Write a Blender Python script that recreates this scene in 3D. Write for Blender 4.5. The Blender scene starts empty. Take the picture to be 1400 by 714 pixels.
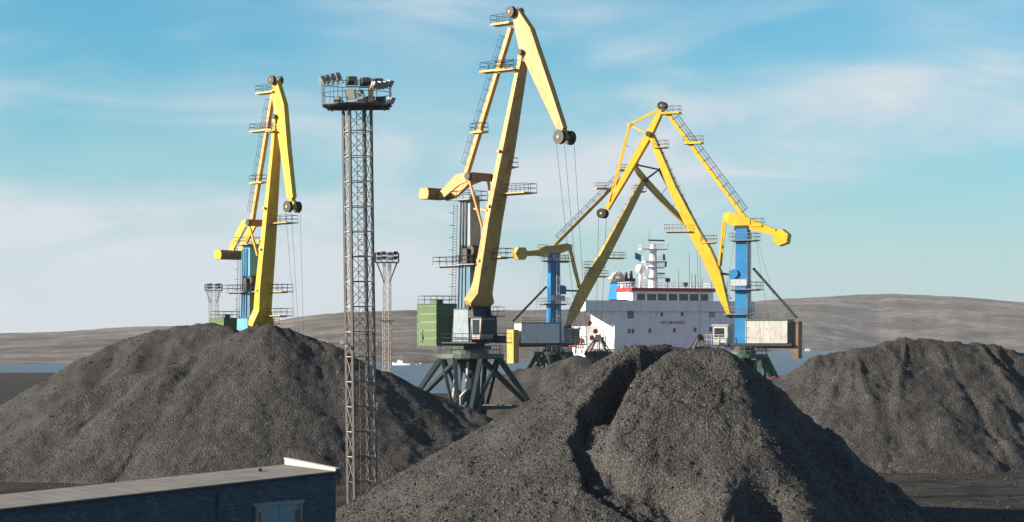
import bpy, math, random
import numpy as np
from mathutils import Vector, Matrix
R = math.radians
random.seed(7)
SC = bpy.context.scene
COL = SC.collection

# ------------------------------------------------------------------ camera, sky, sun, exposure
F, YH, H = 3000.0, 468.0, 12.5            # focal length in photo pixels, horizon row, eye height above the quay
cam = bpy.data.cameras.new('camera'); co = bpy.data.objects.new('camera', cam); COL.objects.link(co)
cam.sensor_width = 36; cam.lens = 36*F/1400; cam.shift_y = (YH-357)/1400; cam.clip_start = 1; cam.clip_end = 30000
co.location = (0, 0, H); co.rotation_euler = (R(90), 0, 0); SC.camera = co

SUN_EL, SUN_AZ = R(20.5), R(193)            # azimuth of the direction towards the sun, from +x counter-clockwise
sdir = Vector((math.cos(SUN_EL)*math.cos(SUN_AZ), math.cos(SUN_EL)*math.sin(SUN_AZ), math.sin(SUN_EL)))
sun = bpy.data.lights.new('sun', 'SUN'); so = bpy.data.objects.new('sun', sun); COL.objects.link(so)
sun.energy = 5.0; sun.angle = R(0.5); sun.color = (1.0, 0.89, 0.74)
so.rotation_euler = sdir.to_track_quat('Z', 'Y').to_euler()

W = bpy.data.worlds.new('World'); SC.world = W; W.use_nodes = True
nt = W.node_tree; nt.nodes.clear()
def wn(t, **kw):
    n = nt.nodes.new(t)
    for k, v in kw.items(): setattr(n, k, v)
    return n
def wl(a, b): nt.links.new(a, b)
sky = wn('ShaderNodeTexSky', sky_type='NISHITA', sun_disc=False)
sky.sun_elevation = SUN_EL; sky.sun_rotation = math.pi/2 - SUN_AZ; sky.air_density = 1.0; sky.dust_density = 0.6; sky.ozone_density = 1.6
tc = wn('ShaderNodeTexCoord'); sep = wn('ShaderNodeSeparateXYZ'); wl(tc.outputs['Generated'], sep.inputs[0])
mp = wn('ShaderNodeMapping'); mp.inputs['Scale'].default_value = (7.0, 3.0, 30.0); mp.inputs['Rotation'].default_value = (0, R(-10), 0)
mp.inputs['Location'].default_value = (0.35, 0.0, 0.9)
wl(tc.outputs['Generated'], mp.inputs[0])
n1 = wn('ShaderNodeTexNoise'); n1.inputs['Scale'].default_value = 1.0; n1.inputs['Detail'].default_value = 9; n1.inputs['Roughness'].default_value = 0.55; n1.inputs['Distortion'].default_value = 0.7
wl(mp.outputs[0], n1.inputs['Vector'])
mp2 = wn('ShaderNodeMapping'); mp2.inputs['Scale'].default_value = (3.2, 2.0, 9.0); mp2.inputs['Location'].default_value = (1.3, 4.0, 2.15)
wl(tc.outputs['Generated'], mp2.inputs[0])
n2 = wn('ShaderNodeTexNoise'); n2.inputs['Scale'].default_value = 1.0; n2.inputs['Detail'].default_value = 3
wl(mp2.outputs[0], n2.inputs['Vector'])
def wmath(op, a, b=None, clamp=False):
    n = wn('ShaderNodeMath', operation=op); n.use_clamp = clamp
    for i, v in enumerate((a, b)):
        if v is None: continue
        if hasattr(v, 'is_linked') or hasattr(v, 'links'): wl(v, n.inputs[i])
        else: n.inputs[i].default_value = v
    return n.outputs[0]
def wrange(v, a, b, c, d):
    n = wn('ShaderNodeMapRange'); n.interpolation_type = 'SMOOTHSTEP'
    wl(v, n.inputs[0])
    for i, x in enumerate((a, b, c, d)): n.inputs[i+1].default_value = x
    return n.outputs[0]
streak = wrange(n1.outputs[0], 0.40, 0.68, 0, 1)
patch = wrange(n2.outputs[0], 0.36, 0.62, 0.10, 1)
low = wrange(sep.outputs[2], 0.16, 0.34, 1.0, 0.12)                # the cirrus lies low over the far shore
north = wrange(sep.outputs[1], -0.3, 0.6, 1.0, 1.0)
thick = wmath('MULTIPLY', wmath('MULTIPLY', streak, patch), wmath('MULTIPLY', low, north))
broad = wmath('MULTIPLY', wrange(n2.outputs[0], 0.40, 0.66, 0.0, 0.42), low)
veil = wrange(sep.outputs[2], -0.01, 0.135, 0.70, 0.0)          # thin cirrus veil, denser towards the horizon
cl = wmath('ADD', wmath('MULTIPLY', thick, 0.7), wmath('ADD', veil, broad), True)
tint = wn('ShaderNodeMixRGB', blend_type='MULTIPLY'); tint.inputs[0].default_value = 1
tt = wn('ShaderNodeMixRGB'); wl(wrange(sep.outputs[2], 0.2, 0.5, 0, 1), tt.inputs[0]); tt.inputs[1].default_value = (0.46, 1.17, 1.42, 1); tt.inputs[2].default_value = (0.55, 0.62, 0.72, 1)
wl(tt.outputs[0], tint.inputs[2])
wl(sky.outputs[0], tint.inputs[1])
mix = wn('ShaderNodeMixRGB'); wl(cl, mix.inputs[0]); wl(tint.outputs[0], mix.inputs[1]); mix.inputs[2].default_value = (6.4, 7.05, 7.6, 1)
bg = wn('ShaderNodeBackground'); bg.inputs[1].default_value = 0.055; wl(mix.outputs[0], bg.inputs[0])
wo = wn('ShaderNodeOutputWorld'); wl(bg.outputs[0], wo.inputs[0])
vs = SC.view_settings; vs.view_transform = 'Standard'; vs.look = 'None'; vs.gamma = 1; vs.exposure = 0.95; vs.use_curve_mapping = False
SC.cycles.volume_bounces = 0; SC.cycles.max_bounces = 6

# ------------------------------------------------------------------ helpers
def tag(o, label=None, cat=None, group=None, kind=None):
    if label: o['label'] = label
    if cat: o['category'] = cat
    if group: o['group'] = group
    if kind: o['kind'] = kind
    return o
def thing(name, label, cat, loc, rz=0, group=None):
    o = bpy.data.objects.new(name, None); COL.objects.link(o); o.empty_display_size = 0.5
    o.location = loc; o.rotation_euler = (0, 0, rz)
    return tag(o, label, cat, group)
def at(px, py, d): return Vector((d*(px-700)/F, d, H + d*(YH-py)/F))

class MB:
    """collects shapes, links them as ONE mesh object"""
    def __init__(s): s.v = []; s.f = []
    def add(s, vs, fs):
        o = len(s.v); s.v += [tuple(v) for v in vs]; s.f += [tuple(i+o for i in f) for f in fs]; return s
    def hexa(s, q0, q1):
        return s.add(list(q0)+list(q1), [(3,2,1,0),(4,5,6,7)]+[(i,(i+1)%4,4+(i+1)%4,4+i) for i in range(4)])
    def box(s, c, sz, rz=0):
        x, y, z = (k/2 for k in sz); M = Matrix.Rotation(rz, 3, 'Z'); c = Vector(c)
        P = lambda a, b, e: c + M @ Vector((a*x, b*y, e*z))
        return s.hexa([P(-1,-1,-1),P(1,-1,-1),P(1,1,-1),P(-1,1,-1)], [P(-1,-1,1),P(1,-1,1),P(1,1,1),P(-1,1,1)])
    def beam(s, p0, p1, w, h, w1=None, h1=None, up=None):
        """bar from p0 to p1; w across, h along the 'up' side"""
        p0, p1 = Vector(p0), Vector(p1); d = (p1-p0).normalized()
        u = Vector(up) if up else (Vector((0,0,1)) if abs(d.z) < .95 else Vector((1,0,0)))
        a = d.cross(u).normalized(); b = a.cross(d).normalized(); w1 = w if w1 is None else w1; h1 = h if h1 is None else h1
        Q = lambda p, ww, hh: [p-a*ww/2-b*hh/2, p+a*ww/2-b*hh/2, p+a*ww/2+b*hh/2, p-a*ww/2+b*hh/2]
        return s.hexa(Q(p0,w,h), Q(p1,w1,h1))
    def tube(s, p0, p1, r, n=8, r1=None, caps=True):
        p0, p1 = Vector(p0), Vector(p1); d = (p1-p0).normalized(); r1 = r if r1 is None else r1
        u = Vector((0,0,1)) if abs(d.z) < .95 else Vector((1,0,0)); a = d.cross(u).normalized(); b = d.cross(a)
        vs = [p0+(a*math.cos(t)+b*math.sin(t))*r for t in [2*math.pi*i/n for i in range(n)]]
        vs += [p1+(a*math.cos(t)+b*math.sin(t))*r1 for t in [2*math.pi*i/n for i in range(n)]]
        fs = [(i,(i+1)%n,n+(i+1)%n,n+i) for i in range(n)]
        if caps: fs += [tuple(range(n))[::-1], tuple(range(n,2*n))]
        return s.add(vs, fs)
    def path(s, pts, r, n=6):
        for a, b in zip(pts, pts[1:]): s.tube(a, b, r, n)
        return s
    def prism(s, outline, axis0, axis1, org, thick):
        """2-D outline in axes axis0/axis1, extruded both ways along their normal"""
        a, b, o = Vector(axis0), Vector(axis1), Vector(org); n = a.cross(b).normalized()*thick/2; k = len(outline)
        vs = [o+a*x+b*y-n for x, y in outline]+[o+a*x+b*y+n for x, y in outline]
        return s.add(vs, [tuple(range(k))[::-1], tuple(range(k,2*k))]+[(i,(i+1)%k,k+(i+1)%k,k+i) for i in range(k)])
    def lathe(s, prof, c=(0,0,0), n=16):
        c = Vector(c); k = len(prof)
        vs = [c+Vector((r*math.cos(2*math.pi*i/n), r*math.sin(2*math.pi*i/n), z)) for i in range(n) for r, z in prof]
        fs = [(i*k+j, ((i+1)%n)*k+j, ((i+1)%n)*k+j+1, i*k+j+1) for i in range(n) for j in range(k-1)]
        return s.add(vs, fs)
    def loft(s, st):
        """box girder in the local XZ plane through stations (u, z, depth, width, y offset)"""
        rings = []
        for i, q in enumerate(st):
            u, z, dp, w = q[:4]; y = q[4] if len(q) > 4 else 0
            a = st[max(i-1,0)]; b = st[min(i+1,len(st)-1)]; t = Vector((b[0]-a[0],0,b[1]-a[1])).normalized(); n = Vector((-t.z,0,t.x)); c = Vector((u,y,z)); Y = Vector((0,1,0))
            rings.append([c-n*dp/2-Y*w/2, c+n*dp/2-Y*w/2, c+n*dp/2+Y*w/2, c-n*dp/2+Y*w/2])
        vs = [v for r in rings for v in r]; m = len(rings)
        fs = [(0,1,2,3), tuple(4*(m-1)+i for i in (3,2,1,0))]+[(4*j+i, 4*j+4+i, 4*j+4+(i+1)%4, 4*j+(i+1)%4) for j in range(m-1) for i in range(4)]
        return s.add(vs, fs)
    def profile(s, pts):
        """closed side outline in the local XZ plane, each corner (u, z, width)"""
        k = len(pts); vs = [(u,-w/2,z) for u, z, w in pts]+[(u,w/2,z) for u, z, w in pts]
        return s.add(vs, [tuple(range(k))[::-1], tuple(range(k,2*k))]+[(i,(i+1)%k,k+(i+1)%k,k+i) for i in range(k)])
    def rail(s, pts, h=1.1, step=1.3, r=.03, closed=False, up=(0,0,1)):
        pts = [Vector(p) for p in pts]; up = Vector(up)
        if closed: pts = pts+[pts[0]]
        for a, b in zip(pts, pts[1:]):
            k = max(1, round((b-a).length/step))
            for i in range(k+1): p = a.lerp(b, i/k); s.tube(p, p+up*h, r, 4, caps=False)
            for q in (.5, 1): s.tube(a+up*h*q, b+up*h*q, r, 4, caps=False)
        return s
    def ladder(s, a, b, side, w=.5, r=.025, step=.35):
        a, b, e = Vector(a), Vector(b), Vector(side).normalized()*w/2
        s.tube(a-e, b-e, r*1.4, 4); s.tube(a+e, b+e, r*1.4, 4); k = int((b-a).length/step)
        for i in range(1, k): p = a.lerp(b, i/k); s.tube(p-e, p+e, r, 4, caps=False)
        return s
    def build(s, name, mat, parent=None, smooth=False, loc=None):
        me = bpy.data.meshes.new(name); me.from_pydata(s.v, [], s.f); me.update()
        import bmesh
        bm = bmesh.new(); bm.from_mesh(me); bmesh.ops.recalc_face_normals(bm, faces=bm.faces); bm.to_mesh(me); bm.free()
        if smooth:
            for p in me.polygons: p.use_smooth = True
        me.materials.append(mat); o = bpy.data.objects.new(name, me); COL.objects.link(o)
        if parent is not None: o.parent = parent
        if loc is not None: o.location = loc
        return o
def copy_tree(o, parent=None):
    c = o.copy(); COL.objects.link(c)
    if parent is not None: c.parent = parent; c.matrix_parent_inverse = o.matrix_parent_inverse
    for ch in list(o.children): copy_tree(ch, c)
    return c

# ------------------------------------------------------------------ materials
def lin(r, g, b): return tuple(((c/255)/12.92 if c/255 <= .04045 else ((c/255+.055)/1.055)**2.4) for c in (r, g, b))
def paint(name, rgb, rough=.5, metal=0, dirt=(.05,.045,.04), amt=.35, scale=.6, vary=.12, streak=4.0, bump=0):
    m = bpy.data.materials.new(name); m.use_nodes = True; t = m.node_tree; N = t.nodes; L = t.links.new
    b = N['Principled BSDF']; b.inputs['Roughness'].default_value = rough; b.inputs['Metallic'].default_value = metal
    c = N.new('ShaderNodeTexCoord'); mp = N.new('ShaderNodeMapping'); mp.inputs['Scale'].default_value = (scale*streak, scale*streak, scale); L(c.outputs['Object'], mp.inputs[0])
    n = N.new('ShaderNodeTexNoise'); n.inputs['Scale'].default_value = 1; n.inputs['Detail'].default_value = 7; n.inputs['Roughness'].default_value = .65; L(mp.outputs[0], n.inputs['Vector'])
    n2 = N.new('ShaderNodeTexNoise'); n2.inputs['Scale'].default_value = scale*.7; n2.inputs['Detail'].default_value = 4; L(c.outputs['Object'], n2.inputs['Vector'])
    r1 = N.new('ShaderNodeMapRange'); r1.inputs[1].default_value = .50; r1.inputs[2].default_value = .70; r1.inputs[3].default_value = 0; r1.inputs[4].default_value = amt; L(n.outputs[0], r1.inputs[0])
    r2 = N.new('ShaderNodeMapRange'); r2.inputs[1].default_value = .3; r2.inputs[2].default_value = .7; r2.inputs[3].default_value = 1-vary; r2.inputs[4].default_value = 1+vary; L(n2.outputs[0], r2.inputs[0])
    v = N.new('ShaderNodeMixRGB'); v.blend_type = 'MULTIPLY'; v.inputs[0].default_value = 1; v.inputs[1].default_value = (*rgb, 1); L(r2.outputs[0], v.inputs[2])
    x = N.new('ShaderNodeMixRGB'); L(r1.outputs[0], x.inputs[0]); L(v.outputs[0], x.inputs[1]); x.inputs[2].default_value = (*dirt, 1)
    L(x.outputs[0], b.inputs['Base Color'])
    if bump:
        bp = N.new('ShaderNodeBump'); bp.inputs['Strength'].default_value = bump; bp.inputs['Distance'].default_value = .03; L(n.outputs[0], bp.inputs['Height']); L(bp.outputs[0], b.inputs['Normal'])
    return m
RUST = (.11, .05, .03)
M = {
 'cream_yellow': paint('cream_yellow_paint', (.575,.335,.10), .5, dirt=(.18,.12,.06), amt=.8, scale=.8),
 'lemon_yellow': paint('lemon_yellow_paint', (.70,.43,.016), .45, dirt=(.30,.18,.04), amt=.6, scale=.8),
 'bright_yellow': paint('bright_yellow_paint', (.75,.45,.008), .45, dirt=(.38,.22,.03), amt=.5, scale=.8),
 'ochre': paint('ochre_paint', (.56,.355,.08), .5, dirt=(.2,.14,.07), amt=.4),
 'brown_and_shade': paint('brown_paint_and_shade', (.20,.12,.055), .6, dirt=(.06,.04,.03), amt=.5),  # brown paint; on the rockers it stands for yellow in shade
 'ring_green': paint('ring_green_paint', (.085,.11,.09), .55, dirt=(.03,.03,.03), amt=.5),
 'cab_grey': paint('cab_grey_paint', (.34,.29,.28), .5, dirt=(.12,.09,.08), amt=.7, scale=1.2),
 'pale_blue': paint('pale_blue_paint', (.24,.29,.32), .5, dirt=(.10,.085,.075), amt=.75, scale=.9),
 'sky_blue': paint('sky_blue_paint', (.09,.33,.52), .5, dirt=(.12,.13,.13), amt=.5),
 'mast_blue': paint('mast_blue_paint', (.05,.16,.27), .5, dirt=(.04,.04,.045), amt=.7, scale=.9),
 'bright_blue': paint('bright_blue_paint', (.010,.185,.43), .45, dirt=(.05,.12,.2), amt=.35),
 'deep_blue': paint('deep_blue_paint', (.018,.19,.44), .45, dirt=(.06,.07,.09), amt=.45),
 'body_blue': paint('body_blue_paint', (.018,.048,.072), .65, dirt=(.03,.03,.03), amt=.6),
 'dark_green': paint('dark_green_paint', (.02,.036,.034), .55, dirt=(.02,.02,.02), amt=.5),
 'mid_green': paint('mid_green_paint', (.06,.125,.07), .55, dirt=(.05,.06,.05), amt=.4),
 'house_green': paint('house_green_paint', (.13,.195,.09), .5, dirt=(.09,.12,.08), amt=.5, scale=.8),
 'off_white': paint('off_white_paint', (.54,.51,.47), .5, dirt=(.2,.17,.15), amt=.7, scale=.8),
 'grey_paint': paint('grey_paint', (.25,.26,.27), .5, amt=.5),
 'dark_steel': paint('dark_steel', (.035,.035,.038), .5, .2, dirt=RUST, amt=.4),
 'black': paint('black_paint', (.012,.012,.013), .5, amt=.1),
 'rust_steel': paint('rusty_steel', (.10,.08,.072), .7, dirt=RUST, amt=.6),
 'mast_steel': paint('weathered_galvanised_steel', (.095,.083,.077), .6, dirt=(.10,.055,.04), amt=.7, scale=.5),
 'mast_pale': paint('pale_and_lit_steel', (.42,.37,.34), .6, dirt=(.16,.12,.10), amt=.6, scale=.5),  # pale steel of the far masts; sunlight painted onto the near mast's bracing
 'brown_steel': paint('brown_steel', (.14,.105,.07), .6, dirt=(.06,.04,.03), amt=.5),
 'rope': paint('wire_rope', (.05,.05,.052), .5, .3, amt=.1),
 'ship_white': paint('ship_white_paint', (.88,.88,.89), .4, dirt=(.45,.36,.28), amt=.35, scale=.25, vary=.05),
 'ship_red': paint('ship_red_paint', (.36,.03,.035), .5, amt=.2),
 'hull_black': paint('hull_dark_paint', (.03,.035,.045), .45, dirt=RUST, amt=.4),
 'orange': paint('orange_paint', (.60,.11,.05), .5, amt=.2),
 'concrete': paint('concrete', (.30,.275,.25), .9, dirt=(.14,.125,.11), amt=.6, scale=.9, streak=1),
 'roof_felt': paint('roof_felt', (.20,.185,.17), .95, dirt=(.10,.09,.085), amt=.6, scale=.6, streak=1),
 'whitewash': paint('whitewash', (.52,.49,.45), .8, dirt=(.35,.3,.26), amt=.4),
 'lamp_grey': paint('lamp_housing_grey', (.29,.28,.27), .45, .3, amt=.3, scale=3),
 'lamp_dark': paint('lamp_housing_dark', (.045,.048,.052), .5, .2, amt=.3, scale=3),
}
def glass(name, rgb, rough=.08):
    m = bpy.data.materials.new(name); m.use_nodes = True; b = m.node_tree.nodes['Principled BSDF']
    b.inputs['Base Color'].default_value = (*rgb, 1); b.inputs['Roughness'].default_value = rough; b.inputs['Specular IOR Level'].default_value = .6
    return m
M['glass'] = glass('dark_window_glass', (.02,.025,.03)); M['lens'] = glass('lamp_glass', (.32,.32,.30), .15); M['blue_glass'] = glass('dusty_blue_glass', (.16,.25,.32), .35)

def corrugated():
    m = paint('corrugated_white_sheet', (.70,.69,.67), .5, dirt=(.3,.28,.26), amt=.4, scale=.8); return m
M['sheet'] = corrugated()

def coal_mat():
    m = bpy.data.materials.new('coal'); m.use_nodes = True; t = m.node_tree; N = t.nodes; L = t.links.new; b = N['Principled BSDF']
    c = N.new('ShaderNodeTexCoord')
    def noise(s, d, r=.6):
        n = N.new('ShaderNodeTexNoise'); n.inputs['Scale'].default_value = s; n.inputs['Detail'].default_value = d; n.inputs['Roughness'].default_value = r; L(c.outputs['Object'], n.inputs['Vector']); return n
    big, fine = noise(.25, 5), noise(5, 6, .75)
    vo = N.new('ShaderNodeTexVoronoi'); vo.inputs['Scale'].default_value = 5.5; L(c.outputs['Object'], vo.inputs['Vector'])
    vs = N.new('ShaderNodeTexVoronoi'); vs.inputs['Scale'].default_value = 13; L(c.outputs['Object'], vs.inputs['Vector'])
    rb = N.new('ShaderNodeValToRGB'); e = rb.color_ramp.elements; e[0].position = .3; e[0].color = (.037,.035,.0335,1); e[1].position = .7; e[1].color = (.075,.070,.066,1); L(big.outputs[0], rb.inputs[0])
    # each lump its own tone
    sp = N.new('ShaderNodeSeparateColor'); L(vs.outputs['Color'], sp.inputs[0])
    mr = N.new('ShaderNodeMapRange'); mr.inputs[3].default_value = .4; mr.inputs[4].default_value = 1.7; L(sp.outputs[0], mr.inputs[0])
    mu = N.new('ShaderNodeMixRGB'); mu.blend_type = 'MULTIPLY'; mu.inputs[0].default_value = 1; L(rb.outputs[0], mu.inputs[1]); L(mr.outputs[0], mu.inputs[2])
    gt = N.new('ShaderNodeMath'); gt.operation = 'GREATER_THAN'; gt.inputs[1].default_value = .992; L(sp.outputs[1], gt.inputs[0])
    st = N.new('ShaderNodeMixRGB'); L(gt.outputs[0], st.inputs[0]); L(mu.outputs[0], st.inputs[1]); st.inputs[2].default_value = (.22,.20,.18,1)
    L(st.outputs[0], b.inputs['Base Color']); b.inputs['Roughness'].default_value = .7; b.inputs['Specular IOR Level'].default_value = .18
    ad = N.new('ShaderNodeMath'); ad.operation = 'ADD'; L(vo.outputs['Distance'], ad.inputs[0])
    a2 = N.new('ShaderNodeMath'); a2.operation = 'MULTIPLY_ADD'; L(vs.outputs['Distance'], a2.inputs[0]); a2.inputs[1].default_value = .5; L(fine.outputs[0], a2.inputs[2]); L(a2.outputs[0], ad.inputs[1])
    bp = N.new('ShaderNodeBump'); bp.inputs['Strength'].default_value = .9; bp.inputs['Distance'].default_value = .10; bp.invert = True; L(ad.outputs[0], bp.inputs['Height']); L(bp.outputs[0], b.inputs['Normal'])
    return m
M['coal'] = coal_mat()

def terrain_mat(name, c0, c1, c2, s, bump=0, dist=1):
    m = bpy.data.materials.new(name); m.use_nodes = True; t = m.node_tree; N = t.nodes; L = t.links.new; b = N['Principled BSDF']; b.inputs['Roughness'].default_value = .95
    b.inputs['Specular IOR Level'].default_value = .1
    c = N.new('ShaderNodeTexCoord'); mp = N.new('ShaderNodeMapping'); mp.inputs['Scale'].default_value = (s, s*.8, s*1.6); L(c.outputs['Object'], mp.inputs[0])
    n = N.new('ShaderNodeTexNoise'); n.inputs['Scale'].default_value = 1; n.inputs['Detail'].default_value = 10; n.inputs['Roughness'].default_value = .68; L(mp.outputs[0], n.inputs['Vector'])
    r = N.new('ShaderNodeValToRGB'); e = r.color_ramp.elements; e[0].position = .33; e[0].color = (*c0,1); e[1].position = .68; e[1].color = (*c2,1); k = r.color_ramp.elements.new(.5); k.color = (*c1,1); L(n.outputs[0], r.inputs[0])
    n3 = N.new('ShaderNodeTexNoise'); n3.inputs['Scale'].default_value = s*.2; n3.inputs['Detail'].default_value = 6; n3.inputs['Roughness'].default_value = .6; L(c.outputs['Object'], n3.inputs['Vector'])
    r3 = N.new('ShaderNodeMapRange'); r3.inputs[1].default_value = .38; r3.inputs[2].default_value = .62; r3.inputs[3].default_value = .62; r3.inputs[4].default_value = 1.25; L(n3.outputs[0], r3.inputs[0])
    mm = N.new('ShaderNodeMixRGB'); mm.blend_type = 'MULTIPLY'; mm.inputs[0].default_value = 1; L(r.outputs[0], mm.inputs[1]); L(r3.outputs[0], mm.inputs[2]); L(mm.outputs[0], b.inputs['Base Color'])
    if bump:
        bp = N.new('ShaderNodeBump'); bp.inputs['Strength'].default_value = bump; bp.inputs['Distance'].default_value = dist; L(n.outputs[0], bp.inputs['Height']); L(bp.outputs[0], b.inputs['Normal'])
    return m
M['hill'] = terrain_mat('tundra_hillside', (.10,.088,.078), (.18,.155,.137), (.26,.225,.20), .03, .5, 8)
M['ground'] = terrain_mat('coal_dusty_ground', (.02,.019,.018), (.042,.039,.036), (.08,.073,.066), .7, .7, .15)

def water_mat():
    m = bpy.data.materials.new('harbour_water'); m.use_nodes = True; t = m.node_tree; N = t.nodes; L = t.links.new; b = N['Principled BSDF']
    b.inputs['Base Color'].default_value = (.085,.115,.145,1); b.inputs['Roughness'].default_value = .36; b.inputs['IOR'].default_value = 1.33
    c = N.new('ShaderNodeTexCoord'); n = N.new('ShaderNodeTexNoise'); n.inputs['Scale'].default_value = .35; n.inputs['Detail'].default_value = 6; L(c.outputs['Object'], n.inputs['Vector'])
    bp = N.new('ShaderNodeBump'); bp.inputs['Strength'].default_value = .8; bp.inputs['Distance'].default_value = .9; L(n.outputs[0], bp.inputs['Height']); L(bp.outputs[0], b.inputs['Normal'])
    return m
M['water'] = water_mat()

def brick_mat():
    m = bpy.data.materials.new('blue_painted_brick'); m.use_nodes = True; t = m.node_tree; N = t.nodes; L = t.links.new; b = N['Principled BSDF']; b.inputs['Roughness'].default_value = .7
    c = N.new('ShaderNodeTexCoord'); mp = N.new('ShaderNodeMapping'); mp.inputs['Rotation'].default_value = (R(90), 0, 0); L(c.outputs['Object'], mp.inputs[0])
    br = N.new('ShaderNodeTexBrick'); br.inputs['Scale'].default_value = 1; br.inputs['Brick Width'].default_value = .34; br.inputs['Row Height'].default_value = .11; br.inputs['Mortar Size'].default_value = .016; br.inputs['Bias'].default_value = -.2
    br.inputs['Color1'].default_value = (.03,.07,.11,1); br.inputs['Color2'].default_value = (.085,.15,.20,1); br.inputs['Mortar'].default_value = (.022,.042,.06,1); L(mp.outputs[0], br.inputs[0])
    n = N.new('ShaderNodeTexNoise'); n.inputs['Scale'].default_value = .9; n.inputs['Detail'].default_value = 8; n.inputs['Roughness'].default_value = .7; L(c.outputs['Object'], n.inputs['Vector'])
    r = N.new('ShaderNodeMapRange'); r.inputs[1].default_value = .35; r.inputs[2].default_value = .7; r.inputs[3].default_value = .65; r.inputs[4].default_value = 1.3; L(n.outputs[0], r.inputs[0])
    x = N.new('ShaderNodeMixRGB'); x.blend_type = 'MULTIPLY'; x.inputs[0].default_value = 1; L(br.outputs[0], x.inputs[1]); L(r.outputs[0], x.inputs[2]); L(x.outputs[0], b.inputs['Base Color'])
    bp = N.new('ShaderNodeBump'); bp.inputs['Strength'].default_value = .7; bp.inputs['Distance'].default_value = .02; bp.invert = True; L(br.outputs['Fac'], bp.inputs['Height']); L(bp.outputs[0], b.inputs['Normal'])
    return m
M['brick'] = brick_mat()

# ------------------------------------------------------------------ numpy noise and heightfields
def vnoise(x, y, seed):
    rg = np.random.RandomState(seed).rand(256, 256)
    xi, yi = np.floor(x).astype(int), np.floor(y).astype(int); fx, fy = x-xi, y-yi
    fx = fx*fx*fx*(fx*(fx*6-15)+10); fy = fy*fy*fy*(fy*(fy*6-15)+10); g = lambda a, b: rg[a % 256, b % 256]
    return (g(xi,yi)*(1-fx)+g(xi+1,yi)*fx)*(1-fy)+(g(xi,yi+1)*(1-fx)+g(xi+1,yi+1)*fx)*fy - .5
def fbm(x, y, seed, octs=4, gain=.5):
    s = 0; a = 1
    for i in range(octs): s = s+a*vnoise(x*2**i+i*17.3, y*2**i+i*9.1, seed+i); a *= gain
    return s
def sstep(v, a, b): t = np.clip((v-a)/(b-a), 0, 1); return t*t*(3-2*t)
def big_mesh(name, verts, quads, tris, mat, parent=None, smooth_quads=True):
    me = bpy.data.meshes.new(name); nq, ntr = len(quads), len(tris)
    me.vertices.add(len(verts)); me.vertices.foreach_set('co', np.asarray(verts, dtype=np.float32).ravel())
    loops = np.concatenate([np.asarray(quads, dtype=np.int32).ravel(), np.asarray(tris, dtype=np.int32).ravel()])
    me.loops.add(len(loops)); me.loops.foreach_set('vertex_index', loops)
    me.polygons.add(nq+ntr); me.polygons.foreach_set('loop_start', np.concatenate([np.arange(nq)*4, nq*4+np.arange(ntr)*3]).astype(np.int32))
    sm = np.zeros(nq+ntr, dtype=bool); sm[:nq] = smooth_quads; me.polygons.foreach_set('use_smooth', sm)
    me.update(calc_edges=True); me.validate(); me.materials.append(mat)
    o = bpy.data.objects.new(name, me); COL.objects.link(o)
    if parent is not None: o.parent = parent
    return o
_ph = (1+5**.5)/2
ICO_V = np.array([(-1,_ph,0),(1,_ph,0),(-1,-_ph,0),(1,-_ph,0),(0,-1,_ph),(0,1,_ph),(0,-1,-_ph),(0,1,-_ph),(_ph,0,-1),(_ph,0,1),(-_ph,0,-1),(-_ph,0,1)])/1.902
ICO_F = np.array([(0,11,5),(0,5,1),(0,1,7),(0,7,10),(0,10,11),(1,5,9),(5,11,4),(11,10,2),(10,7,6),(7,1,8),(3,9,4),(3,4,2),(3,2,6),(3,6,8),(3,8,9),(4,9,5),(2,4,11),(6,2,10),(8,6,7),(9,8,1)])
def lumps(hf, x0, x1, y0, y1, n, rmin, rmax, seed, zmin=.15):
    g = np.random.RandomState(seed); x = g.uniform(x0, x1, n); y = g.uniform(y0, y1, n)
    w = fbm(x*.35, y*.35, seed+5, 3); keep = w+g.uniform(-.5,.5,n) > -.1; x, y = x[keep], y[keep]      # lumps gather in bands
    z = hf(x, y); k = z > zmin; x, y, z = x[k], y[k], z[k]; n = len(x)
    r = rmin*(rmax/rmin)**(g.rand(n)**2.2)
    v = ICO_V[None]*g.uniform(.65, 1.25, (n,12,1)); q = g.normal(size=(n,4)); q /= np.linalg.norm(q, axis=1)[:,None]; a, b, c, d = q.T
    Rm = np.stack([np.stack([1-2*(c*c+d*d),2*(b*c-a*d),2*(b*d+a*c)],1),np.stack([2*(b*c+a*d),1-2*(b*b+d*d),2*(c*d-a*b)],1),np.stack([2*(b*d-a*c),2*(c*d+a*b),1-2*(b*b+c*c)],1)],1)
    v = v*g.uniform(.6,1.2,(n,1,3)); v = np.einsum('nij,nkj->nki', Rm, v)*r[:,None,None]
    v = v+np.stack([x,y,z-r*.05],1)[:,None,:]
    return v.reshape(-1,3), (ICO_F[None]+12*np.arange(n)[:,None,None]).reshape(-1,3)
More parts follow.
